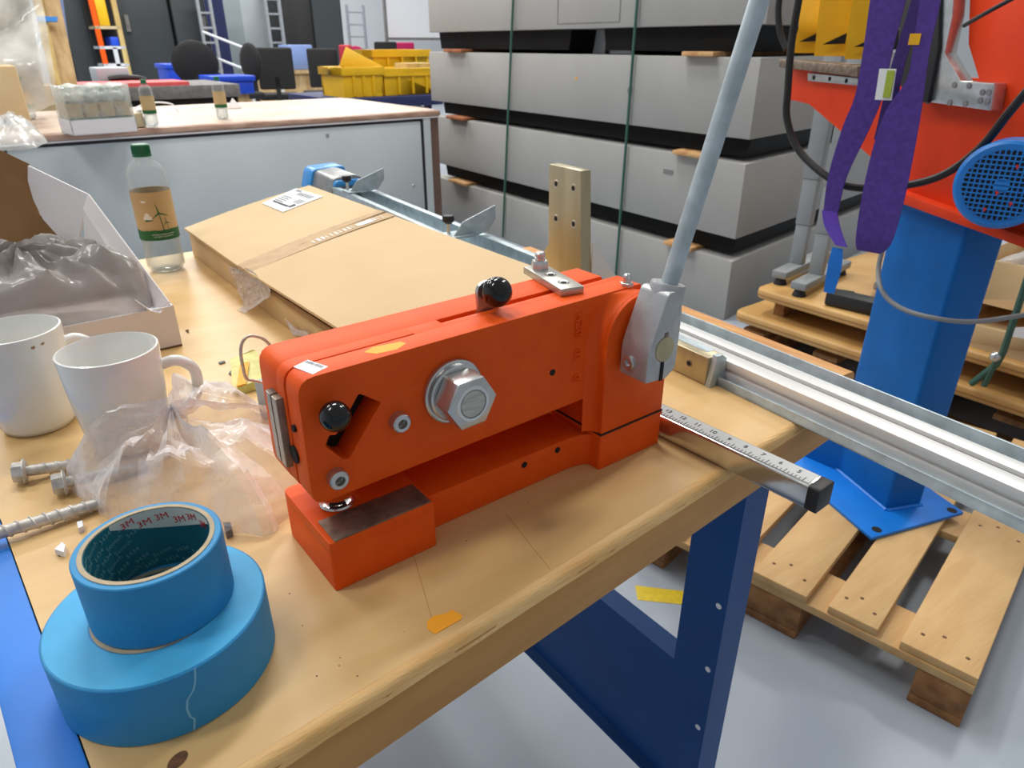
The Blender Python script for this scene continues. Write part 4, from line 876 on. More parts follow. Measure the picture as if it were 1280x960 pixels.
# purple slings
WD = (ma*-.75+mb_*.5).normalized()
def band(pts, X=None):
    """control points (point, width) -> smooth ribbon path with interpolated widths"""
    P = smooth([p for p, w_ in pts], 4); W = smooth([(w_, 0, 0) for p, w_ in pts], 4)
    return [(p, WD, w_.x) for p, w_ in zip(P, W)]
sg = thing('lifting_sling', 'wide purple webbing sling hanging left, with blue tape end', 'sling', (1.6000, 0.8154, 0.9977), 'purple lifting slings')
f = MB(); f.ribbon(band([((1.5800, 0.8097, 1.4558), .07), ((1.5800, 0.8092, 1.4000), .068), ((1.5800, 0.8083, 1.3125), .058), ((1.5800, 0.8074, 1.2203), .055), ((1.5800, 0.8210, 1.1547), .056), ((1.5800, 0.8408, 1.0500), .04), ((1.5800, 0.8396, 0.9632), .032)]), 1, .005); obj('webbing', f, 'purple_web', sg, ang=60)
f = MB(); f.ribbon(band([((1.5780, 0.8420, 0.9704), .034), ((1.5750, 0.8247, 0.9349), .036), ((1.5700, 0.7923, 0.8991), .026)]), 1, .006); obj('sleeve', f, 'purple_glossy', sg, ang=60)
f = MB(); f.ribbon(band([((1.5750, 0.8034, 0.8921), .024), ((1.5750, 0.8011, 0.8446), .032), ((1.5750, 0.8020, 0.7830), .024)]), 1, .0015); obj('tape_end', f, 'blue_bar', sg)
sg = thing('lifting_sling', 'purple webbing sling loop hanging right, with white and lime tag', 'sling', (1.6000, 0.7262, 1.0117), 'purple lifting slings')
f = MB(); f.ribbon(band([((1.5500, 0.7196, 1.4482), .036), ((1.5500, 0.7119, 1.3952), .036), ((1.5500, 0.7074, 1.3130), .03), ((1.5500, 0.7038, 1.2559), .034), ((1.5500, 0.7143, 1.1959), .066), ((1.5500, 0.7166, 1.1179), .08), ((1.5500, 0.7152, 1.0195), .084), ((1.5500, 0.7142, 0.9330), .074), ((1.5600, 0.7236, 0.9043), .05)]), 1, .005); wb = obj('webbing', f, 'purple_web', sg, ang=60)
f = MB(); f.ribbon(band([((1.5700, 0.7394, 1.4505), .03), ((1.5700, 0.7408, 1.3970), .03), ((1.5700, 0.7525, 1.3128), .024), ((1.5700, 0.7559, 1.2536), .026), ((1.5700, 0.7541, 1.1766), .03), ((1.5700, 0.7548, 1.1366), .03)]), 1, .005); obj('inner_webbing', f, 'purple_shaded', sg, ang=60)
f = MB(); f.ribbon([((1.5450, 0.7617, 1.2749), WD), ((1.5450, 0.7577, 1.2164), WD)], .032, .003); tg = obj('tag', f, 'white_paper', sg)
f = MB(); f.ribbon([((1.5430, 0.7536, 1.2721), WD), ((1.5430, 0.7512, 1.2214), WD)], .014, .003); obj('tag_panel', f, 'lime', tg)
f = MB(); f.ribbon([((1.5450, 0.7221, 1.3382), WD), ((1.5450, 0.7218, 1.3186), WD)], .02, .004); obj('orange_tag', f, 'yellow_paint', sg)

# ---------------------------------------------------------------- stack of grey enclosures
K = Vector((3.0, 2.062, 0)); fd = Vector((math.cos(R_(87.15)), math.sin(R_(87.15)), 0)); sd = Vector((math.cos(R_(8)), math.sin(R_(8)), 0))
LN = 3.12; DP = 2.2
def Kb(u, s, z): return K+fd*u+sd*s+Vector((0, 0, z))
def kbox(u0, u1, s0, s1, z0, z1):
    f = MB(); V = [Kb(u, s, z) for z in (z0, z1) for s in (s0, s1) for u in (u0, u1)]
    return f.add(V, [(0, 1, 3, 2), (4, 6, 7, 5), (0, 4, 5, 1), (2, 3, 7, 6), (0, 2, 6, 4), (1, 5, 7, 3)])
names = ['bottom', 'second', 'third', 'topmost']
zs = [(.0, .32), (.435, .80), (.912, 1.265), (1.40, 1.76)]
for i, (a, b) in enumerate(zs):
    lab = ['lowest long grey enclosure of the stack, resting on the floor', 'second long grey enclosure from the bottom of the stack', 'third long grey enclosure up, with small orange spot', 'topmost long grey enclosure in view, with faint square outline'][i]
    t = thing('enclosure', lab, 'enclosure', tuple(Kb(LN/2, DP/2, a)), 'stacked long grey enclosures')
    so = .04*(i % 2)
    obj('casing', kbox(.0, LN-so*.5, 0, DP, a, b), 'stack_grey', t, bevel=.004)
    f = MB()
    if i == 2:
        p = Kb(1.3, -.002, 1.135); f = MB(); f.lathe([(0, .001), (.008, .001), (.008, 0)], p, -sd, 14); obj('orange_spot', f, 'sticker_orange', t)
        p = Kb(.83, -.002, 1.09); f = MB(); f.lathe([(0, .0006), (.02, .0006), (.02, 0)], p, -sd, 14); obj('grey_smudge', f, 'foam_grey', t)
    if i == 2:
        f = kbox(1.10, 1.45, .30, .33, b+.001, zs[3][0]-.002); obj('gap_view_panel', f, 'white_paper', t)  # added panel standing in for the bright wall seen through the gap
        f = MB(); f.tube(smooth([Kb(1.30, .28, b), Kb(1.29, .28, b+.07), Kb(1.24, .28, b+.10), Kb(1.19, .28, b+.09)], 5), .012, 8); obj('dark_loop', f, 'cable_black', t)
    if i == 1:
        p = Kb(.46, -.003, .69); f = MB(); f.sheet([p, p+fd*.07, p+fd*.07+Vector((0, 0, .022)), p+Vector((0, 0, .022))], .003); obj('latch', f, 'foam_grey', t)
    if i == 3:
        for (u0, u1, z0, z1) in [(.95, 1.5, 1.425, 1.43), (.95, .957, 1.425, 1.74), (1.493, 1.5, 1.425, 1.74)]:
            f = MB(); f.add([Kb(u, s, z) for z in (z0, z1) for s in (-.002, .002) for u in (u0, u1)], [(0, 1, 3, 2), (4, 6, 7, 5), (0, 4, 5, 1), (2, 3, 7, 6), (0, 2, 6, 4), (1, 5, 7, 3)]); obj('panel_seam', f, 'foam_grey', t)
    if i < 3:
        z1 = zs[i+1][0]-.001; z0 = b
        # black plinths of the enclosure above
        if i == 2: segs = [(.08, 1.13), (1.42, LN-.08)]
        else: segs = [(.02, LN-.1)]
        for (u0, u1) in segs:
            f = MB(); V = [Kb(u, s, z) for z, e_ in ((z0+.022, .025), (z1, 0)) for s in (.06, DP-.06) for u in (u0+e_, u1-e_)]
            f.add(V, [(0, 1, 3, 2), (4, 6, 7, 5), (0, 4, 5, 1), (2, 3, 7, 6), (0, 2, 6, 4), (1, 5, 7, 3)]); obj('plinth', f, 'stack_black', t)
        for (u, dx, m_) in [(.25, .2, 'soft_wood'), (LN-.55, .26, 'dark_wood' if i != 0 else 'soft_wood')]:
            f = kbox(u, u+dx, -.045, DP+.03, z0+.001, z0+.022); bt = solo('wooden_bearer', f, m_, {(0, .25): 'pale wooden bearer on lowest grey enclosure, right end', (1, .25): 'wooden bearer on second grey enclosure, right end', (2, .25): 'wooden bearer on third grey enclosure, right end', (0, 1): 'pale wooden bearer on lowest grey enclosure, left end', (1, 1): 'reddish wooden bearer on second grey enclosure, left end', (2, 1): 'reddish wooden bearer on third grey enclosure, left end'}[(i, .25 if u == .25 else 1)], 'bearer', 'wooden bearers between grey enclosures', bevel=.004)
for (x, lab) in [((636, 646), 'green strap down the grey stack, left of upright plate'), ((782, 803), 'green strap down the grey stack, right of upright plate')]:
    a = Vector((3.0962, 3.9935, 1.6606)) if x[0] == 636 else Vector((3.0402, 2.8699, 1.5982)); b = Vector((3.1031, 4.1325, 0.0564)) if x[0] == 636 else Vector((3.0413, 2.8920, 0.0329))
    d = (b-a); b = a+d*((a.z-.02)/(a.z-b.z)); a = a-sd*.02; b = b-sd*.02
    f = MB(); f.tube([a, b], .008, 8); solo('green_strap', f, 'strap_green', lab, 'strap', 'green straps round the grey stack')

# ---------------------------------------------------------------- pile of desk tops behind the column
def slab(name, lab, x0, x1, y0, y1, z0, z1, grp):
    t = thing(name, lab, 'wood sheet', ((x0+x1)/2, (y0+y1)/2, z0), grp)
    f = MB(); f.xy(round_poly([(x0, y0), (x1, y0), (x1, y1), (x0, y1)], .06, 6), z0, z1); obj('board', f, 'desk_top', t, bevel=.012, seg=3)
    f = MB(); f.xy(round_poly([(x0-.001, y0-.001), (x1+.001, y0-.001), (x1+.001, y1+.001), (x0-.001, y1+.001)], .06, 6), z0+(z1-z0)*.35, z0+(z1-z0)*.5); obj('edge_groove', f, 'desk_edge', t); return t
slab('wooden_sheet', 'uppermost wooden desk top of the pile behind the blue column', 2.665, 3.7, .2, 1.70, .30, .345, 'desk tops in the pile')
slab('wooden_sheet', 'lower wooden desk top of the pile behind the blue column', 2.64, 3.72, .2, 1.775, .175, .222, 'desk tops in the pile')
pq = thing('pallet', 'dark pallet under the pile of wooden desk tops', 'pallet', (3.15, 1.0, 0))
for y in (.25, .95, 1.6):
    f = MB(); f.bb(2.70, 3.6, y, y+.1, .022, .12); obj('block', f, 'pallet_block', pq, bevel=.003)
for y in (.22, .57, .92, 1.27, 1.62):
    f = MB(); f.bb(2.68, 3.64, y, y+.11, .12, .142); obj('top_board', f, 'pallet_block', pq, bevel=.002)
for x in (2.7, 3.1, 3.5):
    f = MB(); f.bb(x, x+.1, .22, 1.72, .0, .022); obj('bottom_board', f, 'pallet_block', pq, bevel=.002)
k_ = 0
for z, y in [(.142, .3), (.142, 1.5), (.222, .5), (.222, 1.58)]:
    h = .033 if z < .2 else .078
    f = MB(); f.bb(2.74, 3.4, y, y+.05, z, z+h); solo('spacer_batten', f, 'pallet_block', ['spacer batten under lower desk top, near the picture edge', 'spacer batten under lower desk top, far end', 'spacer batten between the two desk tops, near the picture edge', 'spacer batten between the two desk tops, far end'][k_], 'batten', 'spacer battens in the desk top pile'); k_ += 1
# grey desk legs standing on the pile
def desk_leg(lab, p, p2, h, dr):
    t = thing('telescopic_stand', lab, 'stand', (p[0], p[1], .345), 'grey telescopic desk legs')
    z = .345+.03; dv = Vector((math.cos(dr), math.sin(dr), 0)); x, y = p
    f = MB(); f.box((x, y, z+.018), (.5, .07, .035), rz=dr); obj('foot', f, 'leg_grey', t, bevel=.008)
    for s in (-.22, .22):
        f = MB(); q = Vector((x, y, 0))+dv*s; f.cyl((q.x, q.y, .3455), (q.x, q.y, z), .03, 16, .02); obj('glide', f, 'black_plastic', t)
    c_ = Vector((x, y, 0))+dv*p2
    f = MB(); f.box((c_.x, c_.y, z+.035+.09), (.04, .06, .18), rz=dr); obj('inner_tube', f, 'leg_grey', t, bevel=.004)
    f = MB(); f.box((c_.x, c_.y, z+.035+.18+.1), (.046, .066, .2), rz=dr); obj('middle_tube', f, 'leg_grey', t, bevel=.004)
    f = MB(); f.box((c_.x, c_.y, z+.035+.38+h/2), (.052, .072, h), rz=dr); obj('outer_tube', f, 'leg_grey', t, bevel=.004)
    return t
desk_leg('grey telescopic desk leg nearest the grey stack', (3.02, 1.69), -.07, .55, R_(8))
desk_leg('grey telescopic desk leg beside the purple sling', (2.94, 1.545), -.07, .55, R_(8))
def desk_foot(lab, c, L_, dr):
    t = thing('steel_runner', lab, 'runner', (c[0], c[1], .345), 'loose grey desk feet')
    f = MB(); f.box((c[0], c[1], .395), (L_, .075, .04), rz=dr); obj('foot_bar', f, 'leg_grey', t, bevel=.012)
    for s in (-.4, .4):
        q = Vector((c[0]+math.cos(dr)*L_*s, c[1]+math.sin(dr)*L_*s, 0)); f = MB(); f.cyl((q.x, q.y, .3455), (q.x, q.y, .376), .028, 14); obj('glide', f, 'black_plastic', t)
desk_foot('loose grey desk foot behind the blue tape end', (3.25, 1.36), .6, R_(15))
desk_foot('loose grey desk foot right beside the blue column', (3.12, 1.16), .5, R_(15))
pbx = thing('power_supply', 'black power supply box lying on the desk top pile', 'power box', (2.79, 1.10, .345))
f = MB(); f.box((2.76, 1.19, .375), (.085, .40, .055), rz=R_(8)); obj('case', f, 'black_plastic', pbx, bevel=.008)
f = MB(); f.tube(smooth([(2.74, 1.39, .375), (2.8, 1.43, .36), (2.9, 1.44, .352), (2.93, 1.38, .352)], 5), .005, 8); obj('lead', f, 'cable_black', pbx)
# cartons on the pile, right of the column
f = shell(2.70, 3.5, .25, .95, .3455, .43); solo('flat_carton', f, 'cardboard', 'flat brown carton on the desk top pile, right of blue column', 'box', bevel=.001)
f = shell(2.95, 3.5, .25, .98, .431, .60); solo('flat_carton', f, 'cardboard', 'upper open brown carton with clear film, right of blue column', 'box', bevel=.001)
f = crumple([(2.97, .27), (3.4, .27), (3.4, .95), (2.97, .95)], .55, .09, 3.7, nr=14, na=60, amp=.03); solo('clear_film', f, 'film', 'clear film heaped in the open carton right of column', 'plastic film', ang=180)
f = MB(); f.sheet([(2.6900, 0.7203, 0.4508), (2.6900, 0.6606, 0.4752), (2.6900, 0.6477, 0.4305), (2.6900, 0.7173, 0.4225)], .001); solo('paper_slip', f, 'white_paper', 'white paper slip on the pile at right picture edge', 'paper')
sp_ = thing('green_strap', 'green strap tied in a fork around the desk top pile', 'strap', (2.6, .8, .15))
f = MB(); f.tube([Vector((2.5800, 0.6891, 0.7775)), Vector((2.6100, 0.6942, 0.3919)), Vector((2.6200, 0.7034, 0.3416)), Vector((2.6250, 0.7594, 0.2426))], .011, 8); f.tube([(2.6150, 0.7058, 0.3570), (2.6250, 0.7206, 0.2515)], .010, 8); obj('webbing', f, 'strap_green', sp_)
f = MB(); f.ball((2.6000, 0.7092, 0.3718), .018, 12); obj('buckle', f, 'zinc', sp_)
# yellow marking on the floor
f = MB(); f.xy([(1.1491, 0.9483, 0.0000)[:2], (1.2614, 0.8274, 0.0000)[:2], (1.2247, 0.7924, 0.0000)[:2], (1.1141, 0.9066, 0.0000)[:2]], 0, .0008); solo('floor_marking', f, 'floor_yellow', 'yellow tape strip stuck to the grey floor behind bench leg', 'floor marking')

# ---------------------------------------------------------------- wrapped crate behind the bench
cr = thing('wrapped_crate', 'long pale panel crate wrapped in film standing behind the bench', 'crate', (1.3, 5.1, 0))
CZ = .888; CY = 4.4; CB = 5.95; XL = -1.5
f = MB(); f.bb(XL, 2.735, CY+.012, CB, .15, CZ-.02); obj('crate_body', f, 'brown_side', cr)
f = MB(); f.bb(.205, 2.585, CY, CY+.014, .16, .848); obj('front_panel', f, 'crate_panel', cr, bevel=.002)
for (x0, x1, z0, z1) in [(.19, 2.60, .846, .862), (.185, .205, .16, .85), (2.585, 2.605, .16, .85)]:
    f = MB(); f.bb(x0, x1, CY-.003, CY+.012, z0, z1); obj('gasket', f, 'gasket', cr)
f = MB(); f.bb(2.605, 2.66, CY-.006, CY+.014, .15, .865); obj('corner_profile', f, 'crate_panel', cr)
f = MB(); f.bb(XL, 2.735, CY-.01, CB+.006, .863, .872); obj('white_trim', f, 'white_card', cr)
f = MB(); f.bb(XL, 2.745, CY-.014, CB+.01, .871, CZ+.02); obj('wrapped_edge', f, 'wrap_band', cr, bevel=.012)
f = MB(); n = 50; V = []; F = []
for i in range(n+1):
    for j in range(13):
        x = XL+(2.73-XL)*i/n; y = CY+.005+(CB-CY-.01)*j/12; V.append((x, y, CZ+.0215+.004*fold((x*.7, y, 0), 4)*(0 < j < 12)))
for i in range(n):
    for j in range(12): F.append((i*13+j, i*13+j+1, i*13+14+j, i*13+13+j))
f.add(V, F); obj('wrapped_top', f, 'wrap_top', cr)
for x in (-1.3, .6, 2.5):
    f = MB(); f.bb(x, x+.12, CY+.03, CB-.02, 0, .15); obj('skid', f, 'pallet_block', cr)
for (x, z) in [(2.50, .42), (1.9, .80)]:
    f = MB(); f.lathe([(0, .004), (.011, .003), (.013, 0)], (x, CY, z), (0, -1, 0), 10); obj('rivet', f, 'zinc', cr)
TZ = CZ+.026
b1 = (0.8978, 4.4071, 0.9140); b2 = (1.3311, 4.5865, 0.9140)
make_bottle('water_bottle', 'water bottle on the wrapped crate, standing beside the shrink-wrapped pack', (b1[0], b1[1]), TZ, math.atan2(-b1[1], -b1[0]), False, .06, 'water bottles')
make_bottle('water_bottle', 'water bottle on the wrapped crate, standing alone below the blue bin', (b2[0], b2[1]), TZ, math.atan2(-b2[1], -b2[0]), False, .06, 'water bottles')
# shrink pack of bottles in a white tray
t0 = Vector((0.4827, 4.1677, 0.9140)); t1_ = Vector((0.6822, 4.1872, 0.9140)); t2_ = Vector((0.3700, 4.4718, 0.9140))
ea = (t1_-t0).normalized(); eb = Vector((-ea.y, ea.x, 0)); LA, LBt = .30, .23
O = Vector((t0.x, t0.y, TZ))
pk = thing('bottle_tray', 'white cardboard tray of a shrink-wrapped water bottle pack on the crate', 'tray', tuple(O+ea*LA/2+eb*LBt/2))
EM = Matrix((ea, eb, (0, 0, 1))).transposed()
def wall(a0, a1, b0, b1, z0, z1): f = MB(); f.box(O+ea*(a0+a1)/2+eb*(b0+b1)/2+Vector((0, 0, (z0+z1)/2)), (a1-a0, b1-b0, z1-z0), mat=EM); return f
f = wall(0, LA, 0, LBt, .0, .004)
for w_ in (wall(0, LA, 0, .004, 0, .07), wall(0, LA, LBt-.004, LBt, 0, .07), wall(0, .004, 0, LBt, 0, .07), wall(LA-.004, LA, 0, LBt, 0, .07)): f.add(w_.v, w_.f)
obj('tray', f, 'white_card', pk)
g = MB(); n = 16; V = []; F = []
for i in range(n+1):
    for j in range(n+1):
        a = LA*i/n; b = LBt*j/n; z = .232-.022*abs(math.sin(3*PI*a/LA+.5))*.6-.01*abs(math.sin(PI*3*b/LBt)); V.append(tuple(O+ea*a+eb*b+Vector((0, 0, z))))
for i in range(n):
    for j in range(n): F.append((i*(n+1)+j, i*(n+1)+j+1, (i+1)*(n+1)+j+1, (i+1)*(n+1)+j))
m_ = len(V); per = [(i, 0) for i in range(n+1)]+[(n, j) for j in range(1, n+1)]+[(i, n) for i in range(n-1, -1, -1)]+[(0, j) for j in range(n-1, 0, -1)]
for k, (i, j) in enumerate(per):
    for q, z in enumerate((.15, .066)):
        a = LA*i/n-LA/2; b = LBt*j/n-LBt/2; s = 1.0-.03*abs(math.sin(k*.75))*(q == 0); V.append(tuple(O+ea*(LA/2+a*s)+eb*(LBt/2+b*s)+Vector((0, 0, z))))
L_ = len(per)
for k in range(L_):
    k2 = (k+1) % L_; i, j = per[k]; i2, j2 = per[k2]
    F.append((i*(n+1)+j, i2*(n+1)+j2, m_+2*k2, m_+2*k)); F.append((m_+2*k, m_+2*k2, m_+2*k2+1, m_+2*k+1))
g.add(V, F); obj('shrink_film', g, 'pack_film', pk, ang=180)
r0 = None
for j in range(3):
    for i in range(4):
        p = O+ea*(.0395+.0735*i)+eb*(.04+.075*j)
        if r0 is None: r0 = make_bottle('water_bottle', 'water bottle inside the shrink-wrapped pack', (p.x, p.y), TZ+.0042, 0, False, 0, 'bottles in the shrink-wrapped pack'); r0.scale = (1, 1, .9)
        else: c_ = dup(r0, (p.x, p.y, TZ+.0042)); c_.scale = (1, 1, .9)
make_bottle('water_bottle', 'water bottle standing left of the shrink-wrapped pack, behind wrapped bundle', (0.4116, 5.2921, 0.9140)[:2], TZ, 0, False, .05, 'water bottles')
p = Vector((0.7827, 4.3935, 0.9140)); f = MB(); f.box((p.x, p.y+.04, TZ+.035), (.14, .09, .07), rz=.25); solo('yellow_carton', f, 'tan_box', 'small pale yellow carton between pack and bottle on crate', 'box', bevel=.003)
p = Vector((0.8525, 4.4418, 0.9140)); f = MB(); f.lathe([(0, 0), (.022, 0), (.024, .04), (.013, .055), (.013, .085), (0, .086)], (p.x, p.y, TZ), n=16); solo('spray_nozzle', f, 'white_paper', 'small white plastic nozzle between yellow carton and bottle', 'nozzle')
f = MB(); f.tube(smooth([(0.8995, 5.1000, 0.9101), (0.9455, 5.1000, 0.9542), (1.0252, 5.1000, 0.9830), (1.1105, 5.1000, 0.9887), (1.1832, 5.1000, 0.9713), (1.2073, 5.1000, 0.9223)], 6), .0045, 8); solo('looped_rope', f, 'white_paper', 'thin white rope arching behind the bottle on crate', 'rope')
p = Vector((1.6172, 5.3072, 0.9140)); f = MB(); f.sheet([(p.x-.04, p.y, TZ), (p.x+.06, p.y, TZ), (p.x+.015, p.y+.03, TZ+.065)], .012); solo('paper_wedge', f, 'white_card', 'small white folded card right of the lone bottle', 'card')
# wrapped bundle and planks at far left
wr = thing('wrapped_bundle', 'tall bundle wrapped in cloudy film at upper left picture edge', 'bundle', ((0.1900, 4.8000, 0.9179)[0], 5.2, TZ))
f = MB(); r = (0.0811, 0.5054, 0.8382, 1.2303); f.bb(r[0], (0.3613, 4.6200, 1.0008)[0], 4.62, 5.0, TZ, (0.3633, 4.6200, 1.2213)[2]); obj('brown_carton', f, 'cardboard', wr, bevel=.01)
f = MB(); n = 20; V = []; F = []
c0, c1_, c2_, c3_ = Vector((0.2344, 5.2000, 1.7534)), Vector((0.6504, 5.2000, 1.7792)), Vector((-0.0433, 4.5000, 0.8463)), Vector((0.5306, 4.9000, 1.0162))
for i in range(n+1):
    for j in range(n+1):
        s, t = i/n, j/n; p = c0.lerp(c1_, s).lerp(c2_.lerp(c3_, s), t)
        p = p+Vector((0, .16*fold(p, 3)-.1, 0)); V.append((p.x, max(p.y, CY+.03), max(p.z, TZ+.004)))
for i in range(n):
    for j in range(n): F.append((i*(n+1)+j, i*(n+1)+j+1, (i+1)*(n+1)+j+1, (i+1)*(n+1)+j))
f.add(V, F); obj('film_cover', f, 'wrap_film', wr, ang=180)
f = MB(); f.sheet([(0.2479, 5.5000, 1.7785), (0.6150, 5.5000, 1.8011), (0.5180, 5.3000, 1.0028), (0.0225, 5.3000, 1.0156)], .1); obj('grey_core', f, 'stack_grey', wr)
f = MB(); f.sheet([(0.5355, 5.4200, 1.7898), (0.5824, 5.4200, 1.7927), (0.5137, 5.2400, 1.1723), (0.4739, 5.2400, 1.1731)], .02); obj('grey_rail', f, 'foam_grey', wr)
f = crumple([(0.0402, 3.7382, 0.9140)[:2], (0.2776, 3.7402, 0.9140)[:2], (0.3501, 3.9579, 0.9140)[:2], (0.3763, 4.7054, 0.9140)[:2], (0.0816, 4.7390, 0.9140)[:2]], TZ, .09, 9.2, nr=12, na=50, amp=.05); solo('clear_film', f, 'film', 'clear film heaped on the crate left of the pack', 'plastic film', ang=180)
pkx = thing('plank_bundle', 'two pale wooden planks leaning upright at far left, banded with blue tape', 'planks', (0.8042, 6.3000, 1.0537))
f = MB(); f.sheet([(0.8157, 6.6000, 1.9022), (0.9146, 6.6000, 1.9083), (0.8398, 6.3000, 1.0527), (0.7339, 6.3000, 1.0558)], .08); obj('board', f, 'plank', pkx)
f = MB(); f.sheet([(0.7419, 6.5500, 1.8936), (0.7998, 6.5500, 1.8972), (0.7330, 6.2500, 1.0578), (0.6789, 6.2500, 1.0594)], .08); obj('board', f, 'plank_yellow', pkx)
f = MB(); f.sheet([(0.9280, 6.6600, 1.9140), (0.9685, 6.6600, 1.9165), (0.8642, 6.4400, 1.2832), (0.8438, 6.4400, 1.2833)], .03); obj('pale_strip', f, 'pale_blue', pkx)
f = MB(); f.sheet([(0.7074, 6.3800, 1.4958), (0.8331, 6.3800, 1.4933), (0.8242, 6.3700, 1.4627), (0.6986, 6.3700, 1.4657)], .015); obj('tape_band', f, 'motor_blue', pkx)
f = MB(); p = Vector((0.7840, 6.3000, 1.0543)); f.bb(p.x-.6, p.x+.06, 6.2, 6.57, 0, p.z-.002); solo('support_box', f, 'tan_box', 'pale box behind the crate carrying the leaning plank', 'box')

# ---------------------------------------------------------------- dark bench with odds and ends
db = thing('dark_bench', 'dark topped bench behind the crate with red sheet on it', 'bench', ((1.4955, 6.6000, 0.8765)[0], 7.0, 0))
z1 = (1.4620, 6.6000, 1.0108)[2]; x0 = (0.8477, 6.6000, 1.0185)[0]; x1 = (2.1011, 6.6000, 0.9785)[0]
f = MB(); f.bb(x0, x1, 6.6, 7.6, z1-.1, z1); obj('bench_top', f, 'foam_grey', db, bevel=.004)
f = MB(); f.bb(x0+.1, x1-.02, 6.64, 7.56, z1-.16, z1-.06); obj('rail', f, 'cabinet_black', db)
f = MB(); f.bb(x0+.12, x1-.06, 6.68, 7.5, z1-.42, z1-.16); obj('drawer_front', f, 'wall_grey', db)
for (x, y) in [(x0+.14, 6.75), (x1-.14, 6.75), (x0+.14, 7.45), (x1-.14, 7.45)]:
    f = MB(); f.bb(x-.03, x+.03, y-.03, y+.03, 0, z1-.41); obj('leg', f, 'leg_grey', db)
f = MB(); f.bb(x0+.02, x0+.85, 6.62, 7.1, z1+.001, z1+.03); solo('red_folder', f, 'red_pale', 'flat red folder lying on the dark bench', 'folder')
f = MB(); f.bb((1.1163, 7.2000, 1.0471)[0], (1.3617, 7.2000, 1.0407)[0], 7.15, 7.5, z1+.001, z1+.13); solo('white_tub', f, 'wall_pale', 'white tub on the dark bench before colourful shelf', 'tub', bevel=.01)
f = MB(); f.tube(smooth([(1.1890, 7.1200, 1.0541), (1.2768, 7.1200, 1.0643), (1.4006, 7.1200, 1.0613), (1.4722, 7.1200, 1.0406)], 5), .022, 8); solo('cable_coil', f, 'cable_black', 'short black hose end lying on the dark bench', 'hose')

# ---------------------------------------------------------------- far side of the hall
def far_box(name, lab, cat, r, Y, dep, mat, group=None, down=True, bevel=0):
    f = MB(); f.bb(r[0], r[1], Y, Y+dep, 0 if down else r[2], r[3]); return solo(name, f, mat, lab, cat, group, bevel)
ca_ = []
for lab, r in [('dark grey cabinet at far left, behind the leaning plank', (1.8779, 2.2944, 0.6773, 2.2157)), ('dark grey cabinet right of the colourful shelf', (2.6569, 3.4921, 0.6455, 2.2580)), ('dark grey cabinet behind the black chair and aluminium ladder', (3.5115, 4.0939, 0.6218, 2.2895))]:
    t = thing('storage_cabinet', lab, 'cabinet', ((r[0]+r[1])/2, 14.3, 0), 'dark grey cabinets')
    f = MB(); f.bb(r[0]+.01, r[1]-.01, 14.03, 14.7, 0, 2.8); obj('cabinet_body', f, 'cabinet_black', t)
    f = MB(); f.bb(r[0]+.02, r[1]-.03, 14.0, 14.03, .06, 2.78); d_ = obj('door', f, 'cabinet_dark', t, bevel=.004)
    f = MB(); xh = r[0]+(.14 if 'right of' in lab else .5); f.bb(xh-.03, xh+.03, 13.96, 14.0, 1.5, 1.75); obj('handle', f, 'foam_grey', d_)
r = (2.2110, 2.5796, 0.9235, 2.1934)
sh = thing('colourful_shelf', 'narrow open shelf with orange and yellow uprights and stacked bins', 'shelf', ((r[0]+r[1])/2, 13.5, 0))
for (x, m_) in [(r[0], 'orange_paint'), (r[1]-.06, 'plank_yellow')]:
    f = MB(); f.bb(x, x+.07, 13.4, 13.46, 0, 2.8); obj('upright', f, m_, sh)
f = MB(); xm = (r[0]+r[1])/2+.03; f.bb(xm-.03, xm+.03, 13.4, 13.43, .3, 1.27); obj('white_post', f, 'wall_white', sh)
for z in (.6, .86, 1.02, 1.27, 1.55, 2.1):
    f = MB(); f.bb(r[0], r[1], 13.4, 13.9, z-.02, z+.02); obj('shelf_board', f, 'tan_box' if z > 1.4 else 'wall_white', sh)
f = MB(); f.bb(r[0]-.02, r[1]+.02, 13.92, 13.95, 0, 2.8); obj('back_panel', f, 'cabinet_black', sh)
def sbin(lab, x0, x1, z0, z1, m_): f = MB(); f.bb(x0, x1, 13.42, 13.85, z0, z1); solo('storage_bin', f, m_, lab, 'bin', None, .01)
sbin('yellow storage bin high on the colourful shelf', r[0]+.08, r[1]-.14, 1.572, 1.95, 'crate_yellow')
sbin('blue storage bin in the middle of the colourful shelf', xm-.03, r[1]-.07, 1.292, 1.42, 'bin_blue')
sbin('navy storage bin low on the colourful shelf', r[0]+.08, xm-.04, .622, .82, 'navy')
r = (3.9750, 4.2686, 0.7559, 2.2798); far_box('navy_door_leaf', 'narrow navy door leaf standing open beside dark cabinets', 'door', r, 13.6, .05, 'navy')
r = (4.4428, 4.7575, 0.7232, 2.3349); f = MB(); f.bb(r[0], r[1], 14.2, 14.7, 0, 3.4); o_ = obj('wall_grey', f, 'wall_grey'); o_['kind'] = 'structure'; o_.name = 'trim_1'
r = (4.7575, 5.6143, 0.7079, 2.3598); f = MB(); f.bb(r[0], r[1], 14.2, 14.7, 0, 3.4); o_ = obj('trim_2', f, 'wall_pale'); o_['kind'] = 'structure'
def ladder(lab, r, Y, n, m_='ladder_alu', top=2.8, w=.03):
    t = thing('ladder', lab, 'ladder', ((r[0]+r[1])/2, Y, 0), 'aluminium ladders')
    for x in (r[0], r[1]-w):
        f = MB(); f.bb(x, x+w, Y, Y+.06, 0, top); obj('stile', f, m_, t)
    for k in range(n):
        z = .25+k*(top-.4)/(n-1); f = MB(); f.bb(r[0]+.01, r[1]-.01, Y+.015, Y+.045, z-.015, z+.015); obj('rung', f, m_, t)
